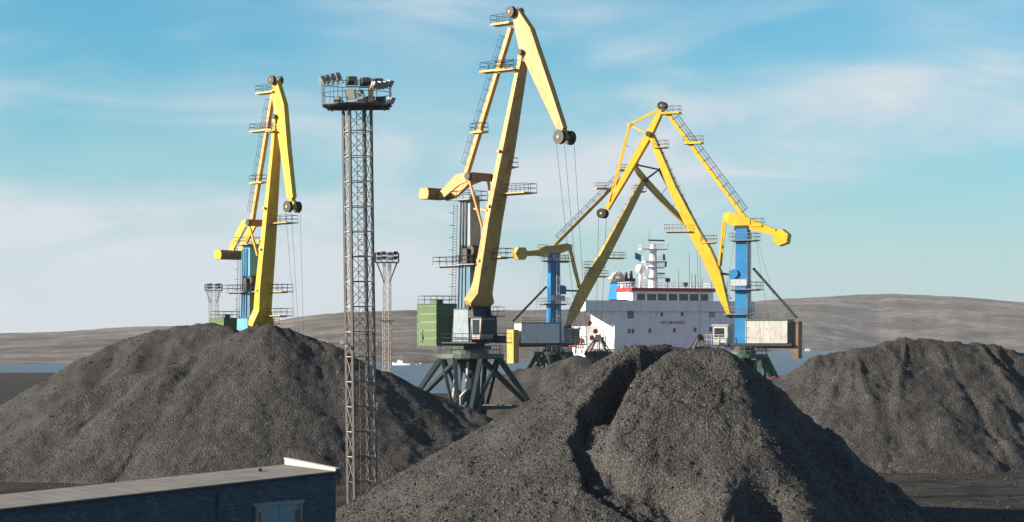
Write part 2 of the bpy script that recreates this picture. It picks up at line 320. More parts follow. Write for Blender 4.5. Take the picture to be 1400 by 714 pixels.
def pile(label, hf, x0, x1, y0, y1, step, nl, rmin, rmax, seed, group='coal piles in the yard', org=None):
    """one heap of coal: a heightfield down to the quay with its loose lumps"""
    nx, ny = int((x1-x0)/step)+1, int((y1-y0)/step)+1
    X, Y = np.meshgrid(np.linspace(x0,x1,nx), np.linspace(y0,y1,ny)); Z = hf(X, Y)
    V = np.stack([X.ravel(), Y.ravel(), Z.ravel()], 1); idx = np.arange(nx*ny).reshape(ny, nx)
    Q = np.stack([idx[:-1,:-1].ravel(), idx[:-1,1:].ravel(), idx[1:,1:].ravel(), idx[1:,:-1].ravel()], 1)
    zq = Z.ravel()[Q].max(1); Q = Q[zq > -.02]
    LV, LF = lumps(hf, x0, x1, y0, y1, nl, rmin, rmax, seed)
    V = np.concatenate([V, LV]); LF = LF+nx*ny
    use = np.zeros(len(V), bool); use[Q.ravel()] = True; use[LF.ravel()] = True; re = np.cumsum(use)-1
    V = V[use]; c = np.array(org if org else ((x0+x1)/2, (y0+y1)/2, 0)); V = V-c
    o = big_mesh('coal_pile', V, re[Q], re[LF], M['coal']); o.location = c
    return tag(o, label, 'coal pile', group)
def ridge_hf(pts, slope, r0=1.0, seed=1, rough=.35, front=None, rill=.35):
    """heap along a crest line of (px, py, distance) points read as real positions; sides at the angle of repose"""
    P = np.array([at(*p) for p in pts])
    def hf(X, Y):
        Xw = X+.7*fbm(X*.22, Y*.22, seed+40, 3); Yw = Y+.7*fbm(X*.22+9, Y*.22, seed+50, 3)
        h = np.full(np.shape(X), -9.0); ang = np.zeros(np.shape(X))
        for a, b in zip(P, P[1:]):
            d = b[:2]-a[:2]; t = np.clip(((Xw-a[0])*d[0]+(Yw-a[1])*d[1])/(d@d), 0, 1)
            dx, dy = Xw-a[0]-t*d[0], Yw-a[1]-t*d[1]; r = np.sqrt(dx*dx+dy*dy+r0*r0)-r0
            z = a[2]+t*(b[2]-a[2])-slope*r
            along = a[0]+t*d[0]+np.arctan2(dx, -dy)*6
            ang = np.where(z > h, along, ang); h = np.maximum(h, z)
        h = h+rough*fbm(X*.35, Y*.35, seed, 4)+.12*fbm(X*1.6, Y*1.6, seed+9, 3)
        h = h+rill*vnoise(ang*.55, h*.05, seed+20)+rill*.5*vnoise(ang*1.5, h*.12, seed+21)
        return np.where(h > 0, h, -.06)
    return hf

# ------------------------------------------------------------------ setting: ground, water, hills
g = MB()
poly = [(-260,60),(140,60),(140,236),(95,250),(24,530),(-70,545),(-75,900),(-260,900)]
g.prism([(x,y) for x, y in poly], (1,0,0), (0,1,0), (0,0,-2.5), 5.0)
tag(g.build('quay_ground', M['ground']), kind='structure')
w = MB(); w.add([(-4500,-300,-3),(4500,-300,-3),(4500,9500,-3),(-4500,9500,-3)], [(0,1,2,3)])
tag(w.build('water', M['water']), kind='structure')

SKY = [(-600,470),(-200,464),(0,458),(200,448),(300,445),(375,441),(420,435),(470,430),(560,427),(640,428),(700,428),(770,425),(830,422),(900,419),(1000,419),(1040,412),(1116,407),(1220,402),(1300,406),(1400,414),(1600,425),(2000,440)]
SHORE = [(-600,1500),(500,1550),(620,1600),(760,1800),(900,2400),(1040,3600),(1200,4000),(2000,4000)]
def hills():
    pxs = np.linspace(-600, 2000, 521); ts = np.linspace(0, 1, 61)
    sh = np.interp(pxs, [a for a, b in SHORE], [b for a, b in SHORE]); cr = np.interp(pxs, [a for a, b in SKY], [b for a, b in SKY])
    PX, T = np.meshgrid(pxs, ts); shx = np.interp(PX, pxs, sh); shx = shx+35*vnoise(PX*.03, PX*0, 3)+12*vnoise(PX*.11, PX*0, 4)
    far = np.interp(PX, pxs, sh+1900); D = shx+T*(far-shx); crest = H+(YH-np.interp(PX, pxs, cr))/F*far
    prof = np.where(T < .06, T/.06*.07, .07+.93*np.sin(np.clip((T-.06)/.94, 0, 1)*np.pi/2)**1.25)
    Z = -3.6+(crest+3.6)*prof; X = D*(PX-700)/F
    Z = Z+prof*(1-T)*22*fbm(X*.004, D*.004, 11, 5)+.8*fbm(X*.012, D*.006, 12, 3)*(T > .03)
    Z = Z+prof*T*2.5*fbm(X*.02, D*.01, 19, 4)
    n, k = len(pxs), len(ts); back = np.stack([X[-1]*1.08, D[-1]*1.08, np.full(n, -10.)], 1)
    V = np.concatenate([np.stack([X.ravel(), D.ravel(), Z.ravel()], 1), back]); idx = np.arange(n*(k+1)).reshape(k+1, n)
    Q = np.stack([idx[:-1,:-1].ravel(), idx[:-1,1:].ravel(), idx[1:,1:].ravel(), idx[1:,:-1].ravel()], 1)
    tag(big_mesh('hills', V, Q, np.zeros((0,3), int), M['hill']), kind='structure')
hills()

# air over the fjord
hz = bpy.data.materials.new('haze'); hz.use_nodes = True; hn = hz.node_tree; hn.nodes.clear()
pv = hn.nodes.new('ShaderNodeVolumePrincipled'); pv.inputs['Color'].default_value = (.86,.90,.96,1); pv.inputs['Density'].default_value = .00005; pv.inputs['Anisotropy'].default_value = 0.2
ho = hn.nodes.new('ShaderNodeOutputMaterial'); hn.links.new(pv.outputs[0], ho.inputs['Volume'])
hb = MB(); hb.box((0, 4700, 65), (10400, 10800, 160)); tag(hb.build('haze', hz), kind='stuff')

# ------------------------------------------------------------------ coal piles
APX = (8.6, 152.0); CR = np.array([(40,158),(15,153.6),(11.5,152.6),(9.1,151.4),(7.4,150.0),(5.8,148.0),(4.3,145.2),(3.5,142.2),(3.7,139.2),(4.6,136.0),(6.2,133.9),(8.0,132.6)])
def crescent(X, Y):
    """signed distance to the slip line, positive on its right (inner) side"""
    best = np.full(np.shape(X), 1e9); sg = np.ones(np.shape(X))
    for a, b in zip(CR, CR[1:]):
        d = b-a; t = np.clip(((X-a[0])*d[0]+(Y-a[1])*d[1])/(d@d), 0, 1); dx, dy = X-a[0]-t*d[0], Y-a[1]-t*d[1]; r = np.hypot(dx, dy)
        c = d[0]*(Y-a[1])-d[1]*(X-a[0]); s = np.where(c > 0, 1, -1); m = r < best; best = np.where(m, r, best); sg = np.where(m, s, sg)
    return best*sg
def seg_dist(X, Y, a, b):
    d = np.array(b)-np.array(a); t = np.clip(((X-a[0])*d[0]+(Y-a[1])*d[1])/(d@d), 0, 1); return X-a[0]-t*d[0], Y-a[1]-t*d[1], t
def front_hf(X, Y):
    wx = fbm(X*.3, Y*.3, 71, 4); wy = fbm(X*.3+5, Y*.3+8, 72, 4)
    dx, dy = X+.3*wx-APX[0], Y+.3*wy-APX[1]; rA = np.sqrt(dx*dx+dy*dy+.6)-.77; thA = np.arctan2(dx, -dy)
    A = 12.2-(.565+.34*sstep(np.sin(thA), .1, .75))*rA
    ex, ey, t = seg_dist(X+.3*wx, Y+.3*wy, (8.6,152.5), (14.3,152.5)); rC = np.hypot(ex, ey)
    A = np.maximum(A, 12.15-(.57+.34*sstep(X, 13.6, 16))*(np.sqrt(rC*rC+.5)-.7))                # crest runs on to the right
    A = A+.20*vnoise(thA*9, rA*.06, 73)+.13*vnoise(thA*22, rA*.1, 74)+.14*fbm(X*.4, Y*.4, 75, 4)
    sl = crescent(X+.9*wx, Y+.9*wy)
    low = sstep(Y, 149, 136)
    drop = (2.6-.8*low)*sstep(sl, -.05, .85)*sstep(Y, 131.0, 134.0)*(1-.62*sstep(Y, 148.2, 151.2))
    cut = A-drop*(1+.35*fbm(X*.7, Y*.7, 76, 3))
    ex, ey, t = seg_dist(X+.5*wx, Y+.5*wy, (11.0,149.6), (14.3,149.3)); rB = np.sqrt(ex*ex+ey*ey+1.0)-.9; thB = np.arctan2(ex, -ey); ru = sstep(rB, 1, 5)
    B = 11.95+.15*t-(.60+.30*sstep(np.sin(thB), .12, .7))*rB
    B = B+ru*(.22*vnoise(thB*7+X*.1, rB*.05, 77)+.16*vnoise(thB*17+X*.2, rB*.09, 78))+.20*fbm(X*.45, Y*.45, 79, 4)
    inner = sstep(sl, .8+.9*low, 2.6+1.2*low)
    B = np.where(sl > 0, B-(1-inner)*(2.3-.1*low), -5)
    M1 = 7.3-.66*np.hypot(X-6.3, (Y-144.6)*.8)                                              # slumped lump in the hollow
    M1 = np.where(sl > .5, M1+.6*fbm(X*.8, Y*.8, 81, 4), -5)
    h = np.maximum(np.maximum(cut, B), M1)
    flank = sstep(X, 15, 20); h = h+flank*.6*fbm(X*.55, Y*.55, 83, 4)
    hx, hy = X+.8*wx, Y+.8*wy
    h = h-1.7*np.exp(-(((hx-14.9)/1.3)**2+((hy-132.4)/1.9)**2))+.8*np.exp(-(((hx-13.1)/.9)**2+((hy-132.8)/1.8)**2))
    zone = sstep(fbm(X*.3+Y*.12, Y*.2, 88, 3), -.15, .3); h = h+(.10+.10*zone)*fbm(X*1.7, Y*1.7, 85, 3)+(.03+.09*zone)*fbm(X*4, Y*4, 87, 2)
    return np.where(h > 0, h, -.06)
pile('largest coal pile in the foreground, split by a dark crescent slip', front_hf, -15, 38, 122, 176, .13, 60000, .03, .14, 201)
pile('tall coal pile with a hump-topped crest behind the blue brick building',
     ridge_hf([(120,532,210),(230,500,211),(288,477,214),(332,456,215),(352,447,215),(372,443,215),(395,449,215),(415,462,214),(432,467,214),(452,474,213),(480,488,213),(520,506,212),(580,534,212),(640,560,211),(690,590,210)], .60, .8, 31, .28, rill=.2),
     -62, 6, 184, 245, .2, 26000, .04, .11, 202)
pile('small coal pile at the left, half hidden behind the tall pile', ridge_hf([(150,472,300),(220,450,302),(285,443,302),(310,448,300),(345,470,298)], .6, 1, 33, .4), -76, -20, 276, 326, .4, 3000, .07, .25, 203)
pile('low coal pile beyond the dark green crane portal, below the ochre crane', ridge_hf([(655,535,312),(690,513,312),(715,505,311),(742,503,310),(765,493,310),(787,486,310),(806,493,310),(850,506,312)], .6, .8, 35, .45), -24, 34, 286, 336, .35, 7000, .05, .13, 204)
pile('coal pile with a broken crest at the right, beyond the largest pile', ridge_hf([(985,545,236),(1030,524,236),(1046,520,235),(1062,516,234),(1080,515,233),(1100,510,231),(1120,490,230),(1168,477,230),(1240,464,231),(1330,470,232),(1450,492,232),(1550,530,232)], .62, .7, 37, .55, rill=.5), 10, 88, 206, 262, .22, 16000, .04, .13, 205)

def spill():
    flat = lambda x, y: np.where(fbm(x*.12, y*.12, 301, 3) > -.05, .02, -1.0)
    v1, f1 = lumps(flat, -40, 75, 150, 212, 16000, .03, .16, 302, zmin=0); v2, f2 = lumps(flat, -22, 45, 118, 150, 5000, .03, .12, 303, zmin=0)
    tag(big_mesh('loose_coal', np.concatenate([v1, v2]), np.zeros((0,4), int), np.concatenate([f1, f2+len(v1)]), M['coal']), kind='stuff')
spill()

# ------------------------------------------------------------------ cranes
class Crane:
    """portal slewing crane; local +X is the jib direction, z up from the rails"""
    def __init__(s, label, px, d, az, group='portal cranes along the quay'):
        s.c = Vector((d*(px-700)/F, d, 0)); s.az = az; s.d = d
        s.root = thing('portal_crane', label, 'crane', s.c, az, group)
        s.u = Vector((math.cos(az), math.sin(az), 0)); s.n = Vector((-math.sin(az), math.cos(az), 0))
    def q(s, px, py):
        """height and reach of a point of the jib plane seen at px, py"""
        dr = Vector(((px-700)/F, 1, (YH-py)/F)); t = s.c.dot(s.n)/dr.dot(s.n); p = Vector((0,0,H))+dr*t
        return (p-s.c).dot(s.u), p.z
    def v(s, px, py, y=0): a, z = s.q(px, py); return Vector((a, y, z))
    def world(s, p): return s.c+s.u*p[0]+s.n*p[1]+Vector((0,0,p[2]))
    def st(s, rows): return [(*s.q(r[0], r[1]), *r[2:]) for r in rows]
    def platform(s, px, py, ln, wd, mat, parent=None, rails=True, y=0, th=.14, name='service_platform'):
        c = s.v(px, py, y); b = MB(); b.box(c, (ln, wd, th)); b.beam(c+Vector((-ln/2,0,-.12)), c+Vector((ln/2,0,-.12)), .15, .2)
        o = b.build(name, mat, parent or s.root)
        if rails:
            x, yy = ln/2-.05, wd/2-.05; r = MB().rail([c+Vector((a,e,.07)) for a, e in ((-x,-yy),(x,-yy),(x,yy),(-x,yy))], closed=True, r=.035); r.build('railing', s.rail_mat, o)
        return o
    rail_mat = M['grey_paint']
    def sheave(s, p, r, w, mat, hub, name='sheave'):
        p = Vector(p); b = MB(); n = 18
        for y0, y1, ra, rb in ((-w/2,-w*.18,r,r*.86),(-w*.18,w*.18,r*.86,r*.86),(w*.18,w/2,r*.86,r)): b.tube(p+Vector((0,y0,0)), p+Vector((0,y1,0)), ra, n, rb)
        o = b.build(name, mat, s.root); h = MB(); h.tube(p+Vector((0,-w/2-.08,0)), p+Vector((0,w/2+.08,0)), r*.24, 12); h.build('hub', hub, o); return o
    def rope(s, pts, r=.024): 
        MB().path(pts, r, 5).build('hoist_rope', M['rope'], s.root)
    def portal(s, ring_z, ring_r, foot, turn, mat, ring_mat, drum_mat, member=.56):
        t0 = turn-s.az
        def pol(r, a, z): return Vector((r*math.cos(a+t0), r*math.sin(a+t0), z))
        b = MB(); b.lathe([(0,ring_z-.7),(ring_r,ring_z-.7),(ring_r+.1,ring_z-.55),(ring_r+.1,ring_z),(0,ring_z)], n=24); b.lathe([(ring_r*.55,ring_z),(ring_r*.55,ring_z+.5),(0,ring_z+.5)], n=24)
        b.build('portal_ring', ring_mat, s.root)
        b = MB().lathe([(0,2.2),(.9,2.2),(1.3,3.2),(1.3,ring_z-.72),(0,ring_z-.72)], n=20); b.build('king_post', drum_mat, s.root, True)
        r = MB().rail([pol(ring_r*.97, 2*math.pi*i/12, ring_z) for i in range(12)], closed=True, r=.03); r.build('railing', s.rail_mat, s.root)
        feet = [pol(foot, i*math.pi/2, 1.5) for i in range(4)]
        for i in range(4):
            for k in (-1, 1):
                MB().beam(pol(ring_r*.95, i*math.pi/2+k*R(24), ring_z-.6), feet[i]+pol(.5, i*math.pi/2+k*math.pi/2, 0), member, member, member*.8, member*.7).build('portal_leg', mat, s.root)
                MB().beam(pol(ring_r*.9, i*math.pi/2+k*R(68), ring_z-.65), feet[i]+pol(.75, i*math.pi/2+k*math.pi/2, .4), member*.7, member*.6).build('portal_brace', mat, s.root)
            a, e = feet[i], feet[(i+1)%4]; zz = Vector((0,0,2.6))
            MB().beam(a.lerp(Vector((0,0,1.5)), .16)+zz, e.lerp(Vector((0,0,1.5)), .16)+zz, .3, .35).build('tie_beam', mat, s.root)
            MB().beam(a.lerp(Vector((0,0,1.5)), .16)+zz, Vector((0,0,4.1)), .25, .3).build('spoke_beam', mat, s.root)
            bo = MB(); bo.box(feet[i]+Vector((0,0,-.35)), (2.6,.7,.8), R(-90)-s.az*0+t0); bo = bo.build('bogie', mat, s.root)
            ax = Vector((math.cos(t0-math.pi/2), math.sin(t0-math.pi/2), 0)); ay = Vector((-ax.y, ax.x, 0))
            for k in (-.85, .85):
                p = feet[i]+ax*k+Vector((0,0,-1.1)); MB().tube(p-ay*.2, p+ay*.2, .4, 14).build('wheel', M['dark_steel'], bo)
    def house(s, x0, x1, z0, z1, wd, mat, roof_mat, name='machinery_house', ribs=.55, doors=True):
        b = MB(); b.box(((x0+x1)/2,0,(z0+z1)/2), (abs(x1-x0),wd,z1-z0)); k = int(abs(x1-x0)/ribs)
        for i in range(k+1):
            x = x0+(x1-x0)*i/k
            for sgn in (-1, 1): b.box((x, sgn*(wd/2+.02), (z0+z1)/2), (.09,.08,z1-z0-.1))
        for sgn in (-1, 1): b.box((x0 if sgn < 0 else x1, 0, z0+.1), (.1, wd+.1, .16)) if x0 < x1 else None
        o = b.build(name, mat, s.root)
        r = MB(); r.box(((x0+x1)/2,0,z1+.09), (abs(x1-x0)+.3,wd+.3,.18))
        r = r.build('roof', roof_mat, o)
        xs = (abs(x1-x0))/2-.1; c = Vector(((x0+x1)/2,0,z1+.18)); MB().rail([c+Vector((a,e,0)) for a, e in ((-xs,-wd/2),(xs,-wd/2),(xs,wd/2),(-xs,wd/2))], closed=True, h=.9, r=.03).build('railing', s.rail_mat, o)
        if doors:
            for sgn in (-1, 1):
                d = MB(); d.box((x0+(x1-x0)*.75, sgn*(wd/2+.07), z0+1.15), (.9,.06,2.1)); d = d.build('door', roof_mat, o)
        return o
    def tie(s, p0, p1, w, h, mat, spikes=1.4, name='tie_bar'):
        """back tie with a railed footway along its upper side"""
        p0, p1 = Vector(p0), Vector(p1); o = MB().beam(p0, p1, w, h, up=(0,1,0)).build(name, mat, s.root)
        d = (p1-p0).normalized(); nrm = Vector((-d.z,0,d.x)); nrm = nrm if nrm.x < 0 or abs(nrm.x) < 1e-3 else -nrm
        b = MB(); L_ = (p1-p0).length; k = int(L_/spikes)
        for sy in (-1, 1):
            e = Vector((0,sy*.35,0))
            for i in range(1, k): p = p0.lerp(p1, i/k)+e; b.tube(p, p+nrm*(w/2+.95), .03, 4, caps=False)
            b.tube(p0.lerp(p1,1/k)+e+nrm*(w/2+.95), p0.lerp(p1,1-1/k)+e+nrm*(w/2+.95), .03, 4); b.tube(p0.lerp(p1,1/k)+e+nrm*(w/2+.5), p0.lerp(p1,1-1/k)+e+nrm*(w/2+.5), .025, 4)
        kk = int(L_/.45)
        for i in range(1, kk): p = p0.lerp(p1, i/kk)+nrm*(w/2+.06); b.tube(p+Vector((0,-.35,0)), p+Vector((0,.35,0)), .022, 4, caps=False)
        b.build('footway_railing', M['dark_steel'], o); return o

def grab(label, top, half, drop, open_=.5, az=0):
    """clamshell grab: head block, four arms, two shells; top = point where the ropes end"""
    t = thing('grab_bucket', label, 'grab bucket', Vector(top)-Vector((0,0,drop)), az, 'grab buckets hanging over the coal')
    z = drop
    b = MB(); b.box((0,0,z-.25), (1.5,1.0,.5)); b.prism([(-.9,-.5),(.9,-.5),(.5,.1),(-.5,.1)], (1,0,0), (0,0,1), (0,0,z-.35), .8); hd = b.build('head_block', M['dark_steel'], t)
    for y in (-.35, .35): MB().tube((-.0,y-.08,z+.05),(0,y+.08,z+.05), .38, 12).build('sheave', M['dark_steel'], hd)
    piv = z*.36
    for sx in (-1, 1):
        for y in (-.8, .8):
            a = MB().beam((sx*.6,y*.55,z-.5), (sx*half*.92,y*1.3,.9+z*.05), .34, .26); a.build('arm', M['rust_steel'], t)
        pr = [(0.12,piv)]
        for i in range(9):
            th = R(-8)+R(98)*i/8; pr.append((half*.78*math.cos(th)*1.0+.1, piv*.98-piv*1.0*math.sin(th)))
        pr = [(sx*x, zz) for x, zz in pr]; sh = MB().prism(pr if sx > 0 else pr[::-1], (1,0,0), (0,0,1), (0,0,0), half*1.25)
        for y in (-half*.63, half*.63): sh.beam((sx*.15,y,piv-.1),(sx*half*.8,y,piv+.15), .14,.3)
        sh.build('shell', M['black'], t)
    cr = MB(); cr.box((0,0,piv+.15), (1.0,half*1.1,.55)); cr.build('lower_block', M['dark_steel'], t)
    for y in (-.3, .3): MB().tube((0,y,z-.4),(0,y,piv+.3), .05, 5).build('closing_rope', M['rope'], t)
    return t

# ---- type with a heavy box beak (large centre crane and the left one); their jibs point to the right and towards the yard
def box_crane(label, px, d, az, K):
    c = Crane(label, px, d, az); c.rail_mat = M['dark_steel']; rt = c.root; Y = M[K['yellow']]; big = K['big']
    mt = c.q(*K['mast_top'])[1]; z0 = K['ring_z']
    c.portal(z0, 4.3, K['foot'], K['turn'], M['dark_green'], M['ring_green'] if big else M['mid_green'], M['body_blue'])
    b = MB(); b.lathe([(0,z0+.5),(1.9,z0+.5),(1.9,z0+1.4),(0,z0+1.4)], n=20); b.build('slew_ring', M['dark_steel'], rt)
    zb = z0+5.9
    b = MB(); b.hexa([(-1.9,-1.6,z0+1.3),(1.9,-1.6,z0+1.3),(1.9,1.6,z0+1.3),(-1.9,1.6,z0+1.3)], [(-1.6,-1.4,zb),(1.7,-1.4,zb),(1.7,1.4,zb),(-1.6,1.4,zb)])
    body = b.build('slewing_body', M['body_blue'], rt)
    b = MB(); b.prism([(-1.45,z0+1.6),(1.5,z0+1.6),(1.3,zb-.2),(-1.3,zb-.2)], (1,0,0), (0,0,1), (0,-1.66,0), .1); b.build('lit_side', M['pale_blue'] if big else M['sky_blue'], body)  # sun side of the body, its brightness painted as a pale plate
    w0, w1 = K['mast_w']
    b = MB(); b.hexa([(-w0/2,-w0/2,zb),(w0/2,-w0/2,zb),(w0/2,w0/2,zb),(-w0/2,w0/2,zb)], [(-w1/2,-w1/2,mt),(w1/2,-w1/2,mt),(w1/2,w1/2,mt),(-w1/2,w1/2,mt)])
    mast = b.build('mast', M[K['mast']], rt)
    zs = c.q(*K['plats'][1][:2])[1]; wl2 = w0+.16; b = MB(); b.hexa([(-wl2/2,-wl2/2,zb),(wl2/2,-wl2/2,zb),(wl2/2,wl2/2,zb),(-wl2/2,wl2/2,zb)], [(-wl2/2+.1,-wl2/2+.1,zs),(wl2/2-.1,-wl2/2+.1,zs),(wl2/2-.1,wl2/2-.1,zs),(-wl2/2+.1,wl2/2-.1,zs)]); b.build('mast_base', M['mast_blue'], mast)
    for xx in (-.9, -.35, .25):
        MB().tube((xx*w0/2,-w0/2-.2,zb-2.5),(xx*w1/2,-w1/2-.2,mt-.7), .11, 8).build('mast_pipe', M[K['pipe']], mast)
    ly = -w0/2-.3; lx = -w0/2-.5; ld = MB().ladder((lx,ly,zb),(lx+.2,ly+.2,mt-1),(1,1,0))
    for i in range(int((mt-zb)/1.6)):
        zz = zb+1.2+i*1.6; ld.path([Vector((lx,ly,zz))+Vector((-.55*math.sin(a)-.25*math.cos(a),-.3*math.sin(a)+.3*math.cos(a),0)) for a in [math.pi*j/6 for j in range(7)]], .022, 4)
    ld.build('caged_ladder', M['dark_steel'], mast)
    for (ppx, ppy, ln, wd, yy) in K['plats']: c.platform(ppx, ppy, ln, wd, M['grey_paint'], y=yy)
    p = c.v(*K['winch']); w = MB(); w.box(p+Vector((.3,.2,.8)), (1.4,1.5,1.6)); w.tube(p+Vector((.4,-1.1,1.7)), p+Vector((.4,1.1,1.7)), .7, 14); w.box(p+Vector((-.1,-1.3,1.0)), (.8,.6,1.9)); w.tube(p+Vector((-.6,-1.5,.2)),p+Vector((-.6,-1.5,2.4)), .18, 8); w.build('luffing_winch', M['dark_steel'], rt)
    MB().beam(p+Vector((.6,0,1.4)), c.v(*K['rack']), .35, .4).build('luffing_rack', M['dark_steel'], rt)
    # rocker: two arms, a wide weight behind, a crosshead in front
    for sy in (-1, 1): MB().loft([(*c.q(r[0], r[1]), r[2], .32, sy*.95) for r in K['rocker']]).build('rocker_arm', Y, rt)
    e = c.v(*K['cross']); b = MB(); b.box(e, (.8,K['cross_w'],1.0)); b.build('rocker_crosshead', M['brown_and_shade'], rt)  # shaded front of the crosshead painted in brown
    for sy in (-1, 1): MB().tube(e+Vector((0,sy*(K['cross_w']/2-.1),0)), e+Vector((0,sy*(K['cross_w']/2+.35),0)), .5, 12).build('crosshead_bearing', M['dark_steel'], rt)
    wt = c.v(*K['weight'], -1.1); h = .72; b = MB(); b.prism([(-.75,-h),(.75,-h),(.95,-h*.3),(.95,h*.4),(.7,h),(-.7,h),(-.95,h*.4),(-.95,-h*.3)], (1,0,0), (0,0,1), wt, K['weight_l']); cw_ = b.build('rocker_counterweight', M['brown_and_shade'], rt); b = MB(); b.prism([(-.72,-h*.97),(.72,-h*.97),(.92,-h*.3),(.92,h*.4),(.68,h*.97),(-.68,h*.97),(-.92,h*.4),(-.92,-h*.3)], (1,0,0), (0,0,1), wt+Vector((0,-K['weight_l']/2-.05,0)), .1); b.build('lit_end', Y, cw_)  # shade painted brown on the weight, yellow plate added for its lit end
    r0, r1 = K['rods']
    for sy in (-1, 1):
        MB().beam(c.v(*r0, sy*K['cross_w']*.47), c.v(*r1, sy*1.15), .26, .26).build('link_rod', Y, rt)
        MB().beam(c.v(*K['stay'][0], sy*.9), c.v(*K['stay'][1], sy*1.3), .2, .24).build('stay', Y, rt)
    # boom, tie, beak
    bo = MB().loft(c.st(K['boom'])).build('boom', Y, rt)
    for (ppx, ppy, ln, wd, yy) in K['boom_plats']: c.platform(ppx, ppy, ln, wd, M['ochre'], y=yy, name='boom_platform')
    f = c.v(*K['foot_pin']); pb = MB()
    for sy in (-1, 1): pb.prism([(-.9,-1.1),(.9,-1.1),(.4,.8),(-.4,.8)], (1,0,0), (0,0,1), f+Vector((0,sy*1.5,-.2)), .35)
    pb.tube(f+Vector((0,-2,0)), f+Vector((0,2,0)), .32, 12); pb.build('boom_hinge', M['dark_steel'], rt)
    st = c.st(K['boom']); e1 = Vector((st[1][0],0,st[1][1])); e2 = Vector((st[-2][0],0,st[-2][1])); dd = (e2-e1).normalized(); nn = Vector((-dd.z,0,dd.x)); nn = nn if nn.x > 0 else -nn
    MB().ladder(e1+nn*(st[1][2]/2+.25)+Vector((0,.5,0)), e2+nn*(st[-2][2]/2+.25)+Vector((0,.3,0)), (0,1,0), w=.4, r=.018).build('boom_ladder', Y, bo)
    g = MB()
    for t in (.18, .42, .66): 
        q_ = e1.lerp(e2, t); g.box(q_+Vector((-.1,-1.25,0)), (.5,.5,.3)); g.box(q_+Vector((.55,.2,.2)), (.45,.9,.12))
    g.build('rope_guide', Y, bo)
    c.tie(c.v(*K['tie'][0]), c.v(*K['tie'][1]), .6, .6, M[K['tie_m']])
    for (ppx, ppy, ln, wd) in K['tie_plats']: c.platform(ppx, ppy, ln, wd, M['ochre'], th=.25, name='tie_platform')
    MB().profile(c.st(K['beak'])).build('beak', Y, rt)
    p = c.v(*K['pivot']); MB().tube(p+Vector((0,-.95,0)), p+Vector((0,.95,0)), .38, 12).build('beak_pin', M['dark_steel'], rt)
    lug = MB()
    for sy in (-.62, .62): lug.beam(c.v(*K['boom'][-1][:2], sy), p+Vector((0,sy,.3)), .2, .7)
    lug.build('boom_fork', Y, bo)
    ts = c.v(*K['top'])
    for y in (-.75, .75): c.sheave(ts+Vector((0,y,0)), .72, .5, M['black'], M['ochre'])
    tip = c.v(*K['tip']); tips = []
    for y in (-.9, .9): tips.append(tip+Vector((0,y,0))); c.sheave(tips[-1], .9, .55, M['black'], Y)
    hp = MB(); hp.tube(tip+Vector((0,-.7,0)), tip+Vector((0,.7,0)), .4, 12)
    for sy in (-.35, .35): hp.beam(c.v(*K['neck'], sy), tip+Vector((0,sy,0)), .12, .7)
    hp.build('head_plate', Y, rt)
    gp = c.v(*K['grab_top'])
    for dx_, dy_ in ((-.7,-.9),(.7,-.9),(.7,.9)): c.rope([tip+Vector((dx_,dy_,0)), gp+Vector((dx_*.4,dy_*.4,0))])
    grab(K['grab_label'], c.world(gp), 1.9, 3.6, az=az)
    # machinery house behind the mast, ribbed with level swages
    hx0, hx1, hz0, hz1, hw = K['house']; b = MB(); b.box(((hx0+hx1)/2,0,(hz0+hz1)/2), (hx1-hx0,hw,hz1-hz0)); k = 5; hb = (hz1-hz0)/k
    for i in range(k):
        za = hz0+hb*i; b.hexa([(hx0-.03,-hw/2-.03,za+.04),(hx1+.03,-hw/2-.03,za+.04),(hx1+.03,hw/2+.03,za+.04),(hx0-.03,hw/2+.03,za+.04)], [(hx0-.16,-hw/2-.16,za+hb*.8),(hx1+.16,-hw/2-.16,za+hb*.8),(hx1+.16,hw/2+.16,za+hb*.8),(hx0-.16,hw/2+.16,za+hb*.8)])
    for x in (hx0, hx1):
        for y in (-hw/2, hw/2): b.box((x,y,(hz0+hz1)/2), (.14,.14,hz1-hz0))
    hs = b.build('machinery_house', M['house_green'], rt); b = MB(); b.box(((hx0+hx1)/2,0,hz1+.09), (hx1-hx0+.3,hw+.3,.16)); rf_ = b.build('roof', M['mid_green'], hs)
    b = MB(); b.box(((hx0+hx1)/2,-.6,hz1+.45), (1.2,1.1,.6)); b.build('roof_vent', M['mid_green'], rf_)
    MB().rail([(x,y,hz1+.17) for x, y in ((hx0,-hw/2),(hx1,-hw/2),(hx1,hw/2),(hx0,hw/2))], closed=True, h=1.0, r=.03).build('railing', c.rail_mat, rf_)
    lv = MB()
    for i in range(6): lv.box((hx1+.2,hw*.28,hz0+.7+i*.62), (.1,hw*.38,.36))
    lv.build('louvre_panel', M['dark_green'], hs); MB().box((hx0+.9,-hw/2-.17,hz0+1.3), (.22,.06,1.6)).build('door', M['mid_green'], hs)
    b = MB(); b.box(((hx0+1.5)/2-.2,0,hz0-.2), (1.6-hx0,hw+.4,.36)); pl = b.build('house_platform', M['dark_green'], rt)
    MB().rail([(hx1+.2,-hw/2,hz0),(1.6,-hw/2,hz0)], r=.035).build('railing', c.rail_mat, pl)
    # cab at the front of the slewing body
    cz = z0+1.9; cx, cy = 2.6, -.3; b = MB(); b.hexa([(cx-.9,cy-1.2,cz),(cx+.7,cy-1.2,cz),(cx+.7,cy+1.2,cz),(cx-.9,cy+1.2,cz)], [(cx-.9,cy-1.2,cz+2.7),(cx+1.0,cy-1.2,cz+2.7),(cx+1.0,cy+1.2,cz+2.7),(cx-.9,cy+1.2,cz+2.7)])
